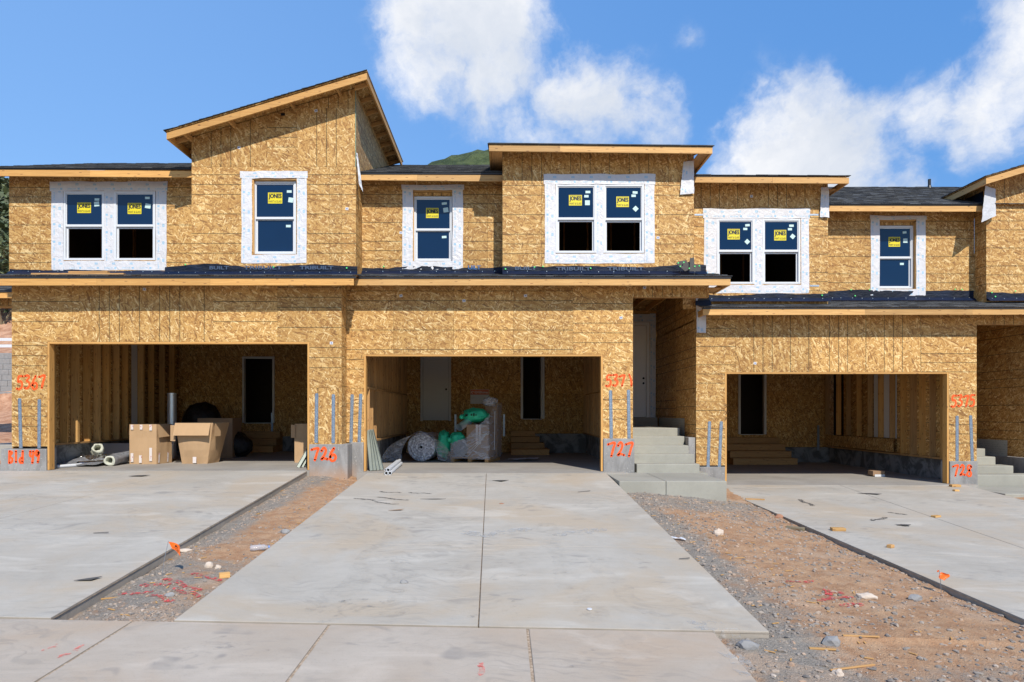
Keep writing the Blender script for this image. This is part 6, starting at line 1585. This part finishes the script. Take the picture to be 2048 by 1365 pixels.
for a in ((1385,1246,1440,1250),(1400,1258,1470,1262)): draped(*a,.045,'chalk',D2O,off=.003,name='mortar_smear')
for a in ((1450,1280,1500,1340),(1440,1300,1490,1350)): draped(*a,.04,'chalk',PV,off=.004,name='mortar_smear')
for a in ((980,1068,1050,1060),(1120,1070,1200,1060),(930,1066,975,1072)): draped(*a,.10,'chalk',D2O,off=.0045,name='dust_smear')
# dust shovelled near the driveway tops, foot scuffs in arcs
mat('wet_smudge',rough=.8,build=dusty((.30,.29,.265,1),.42,1.25,7))
rs_=random.Random(12)
for (cx_,cy_,n_,obj) in ((760,1205,8,D2O),(1050,1140,7,D2O),(700,1225,5,D2O),(1010,1215,4,D2O),(450,1290,5,PV),(1200,1310,6,PV)):
    for k in range(n_):
        x_=cx_+rs_.uniform(-75,75); y_=cy_+rs_.uniform(-22,22); p=spot(x_,y_); a0=rs_.uniform(.2,1.2); L_=rs_.uniform(.10,.22)
        mb=MB(); cv=rs_.uniform(-.06,.06)
        q=[(p.x+math.cos(a0)*L_*(s_-.5)-math.sin(a0)*cv*math.sin(s_*3.14),p.y+math.sin(a0)*L_*(s_-.5)+math.cos(a0)*cv*math.sin(s_*3.14)) for s_ in (0,.33,.66,1)]
        zoff=.0025+.0004*k; ribbon(mb,q,rs_.uniform(.018,.034),lambda u,v:(u,v,surf(u,v)+zoff)); mb.build('boot_smudge','wet_smudge',obj)
mat('tyre_smear',rough=.8,build=dusty((.33,.315,.285,1),.40,1.5,5))
for (xa,ya,xb,yb,r_) in ((-1.5,5.8,-1.35,9.6,.13),(.75,5.8,.55,9.2,.14),(1.25,5.9,1.0,7.6,.10),(-.9,5.8,-1.1,7.4,.12)):
    mb=MB(); q=[(lerp(xa,xb,k/8)+.05*math.sin(k*1.7+xa),lerp(ya,yb,k/8)) for k in range(9)]
    ribbon(mb,q,r_,lambda u,v:(u,v,surf(u,v)+.0018)); mb.build('tyre_smear','tyre_smear',D2O)
# gravel, as real stones
def stones(name,n,region,smin,smax,seed,power=2.2):
    rr=random.Random(seed); mb=MB(); base=[]
    for k in range(5):
        bm=bmesh.new(); bmesh.ops.create_icosphere(bm,subdivisions=1,radius=1)
        for v in bm.verts: v.co*=1+.5*noise.noise(v.co*1.3+Vector((k*9.1,0,0)))
        if k<4: bmesh.ops.delete(bm,geom=[v for v in bm.verts if v.co.z<-.75],context='VERTS')
        base.append([[tuple(v.co) for v in f.verts] for f in bm.faces]); bm.free()
    cnt=0
    while cnt<n:
        x,y,pr=region(rr)
        if rr.random()>pr: continue
        s_=smin+(smax-smin)*rr.random()**power; z=dirt(x,y); a=rr.uniform(0,6.28); ca,sa=math.cos(a),math.sin(a); fx,fy,fz=s_*rr.uniform(.8,1.4),s_*rr.uniform(.6,1),s_*rr.uniform(.35,.75)
        uv=(rr.random()*977,rr.random()*331); cnt+=1
        for f in base[rr.randint(0,4)]:
            mb.face([(x+ca*q[0]*fx-sa*q[1]*fy,y+sa*q[0]*fx+ca*q[1]*fy,z+q[2]*fz+fz*.25) for q in f],[uv]*len(f))
    return tag(mb.build(name,'pebbles',kind='stuff'),'loose grey and tan gravel scattered over the dirt','gravel')
def regL(rr):
    y=SEAM+8.3*rr.random()**1.25; a,b_=d1r(y)+.02,d2l(y)-.03; u=rr.random(); x=lerp(a,b_,u); c=noise.noise(Vector((x*2.5,y*2.5,7)))
    return x,y,(.95 if u<.35 or y<6.6 else .25)*(.6+c)+(.35 if u>.92 else 0)
def regR(rr):
    y=3.4+9.1*rr.random()**1.35; a=d2r(max(y,SEAM))+.03 if y>SEAM else 1.74; b_=d3l(max(y,SEAM))-.02 if y>SEAM else 5.5; x=rr.uniform(a,b_); c=noise.noise(Vector((x*1.6,y*1.6,3)))
    u=(x-a)/(b_-a); w_=.28+.6*max(0,c)*1.6
    if u<.22: w_+=.55
    if y<5.3: w_+=.4
    if y>10: w_+=.25
    if u>.93: w_+=.4
    return x,y,min(1,w_)
stones('gravel',6500,regL,.0025,.022,1,5.0); stones('gravel',19000,regR,.0025,.028,2,5.6)
# splinters and chips of wood
mb=MB(); rr=random.Random(5)
for k in range(170):
    x,y,pr=regR(rr) if k%4 else regL(rr); L_=rr.uniform(.02,.10); a=rr.uniform(0,3.14); z=dirt(x,y)+.008
    M=Matrix.Translation((x,y,z))@Matrix.Rotation(a,4,'Z')@Matrix.Rotation(rr.uniform(-.15,.15),4,'Y'); mb.box(-L_/2,L_/2,-.006,.006,-.002,.003,M=M)
tag(mb.build('wood_chips','lumber',kind='stuff'),'small pale wood chips scattered over the dirt','wood chips')
# bits on the roof edge: two planks, a folded roofing offcut
pk=MB().box(X(98,B1+.2),X(276,B1+.2),B1-.35,B1-.24,Z(550.5,B1-.3),Z(547.5,B1-.3)).build('plank','lumber_inside',origin=(X(180,B1),B1-.3,Z(551,B1))); tag(pk,'long lower plank on the eave under the left double window','plank')
pk=MB().box(X(150,B1),X(227,B1),B1-.22,B1-.13,Z(546.5,B1-.2),Z(543,B1-.2)).build('plank','lumber_inside',origin=(X(190,B1),B1-.2,Z(547,B1))); tag(pk,'short upper plank stacked on the long one below the left double window','plank')
rf=thing('roofing_offcut',(X(1380,D2-.2),D2-.2,Z(545,D2)),'folded black roofing offcut with green nail caps on the eave corner','roofing scrap')
def poly(name,m,par,pts,y0,y1):
    mb=MB(); A=[(X(a,y0),y0,Z(b_,y0)) for a,b_ in pts]; B=[(p[0],y1,p[2]) for p in A]; mb.face(A[::-1]); mb.face(B)
    for k in range(len(A)): mb.face([A[k],A[(k+1)%len(A)],B[(k+1)%len(A)],B[k]])
    return mb.build(name,m,par)
poly('sheet','shingle_scrap',rf,[(1352,527),(1358,523),(1371,521),(1380,530),(1377,541),(1370,543)],D2-.20,D2-.19)
poly('sheet','drip_edge',rf,[(1374,526),(1379,523),(1382,543),(1372,543)],D2-.16,D2-.14)
poly('sheet','shingle_scrap',rf,[(1380,517),(1388,515),(1389,529),(1402,531),(1401,543),(1379,543)],D2-.24,D2-.23)
for a,b_ in ((1358,525),(1369,524),(1362,532),(1380,536),(1391,532),(1400,531)): MB().box(X(a,13.9)-.012,X(a,13.9)+.012,D2-.252,D2-.242,Z(b_,13.9)-.012,Z(b_,13.9)+.012).build('cap_nail','green_cap',rf)
rf2=thing('roofing_offcut',(X(1400,D3-.5),D3-.5,Z(606,D3)),'black flashing offcut with one green cap at the left end of the lower right eave','roofing scrap')
poly('sheet','metal_flashing',rf2,[(1391,602),(1391,611),(1424,611),(1420,600)],D3-.53,D3-.52); poly('sheet','drip_edge',rf2,[(1396,598),(1402,596),(1418,590),(1419,601),(1395,602)],D3-.50,D3-.49)
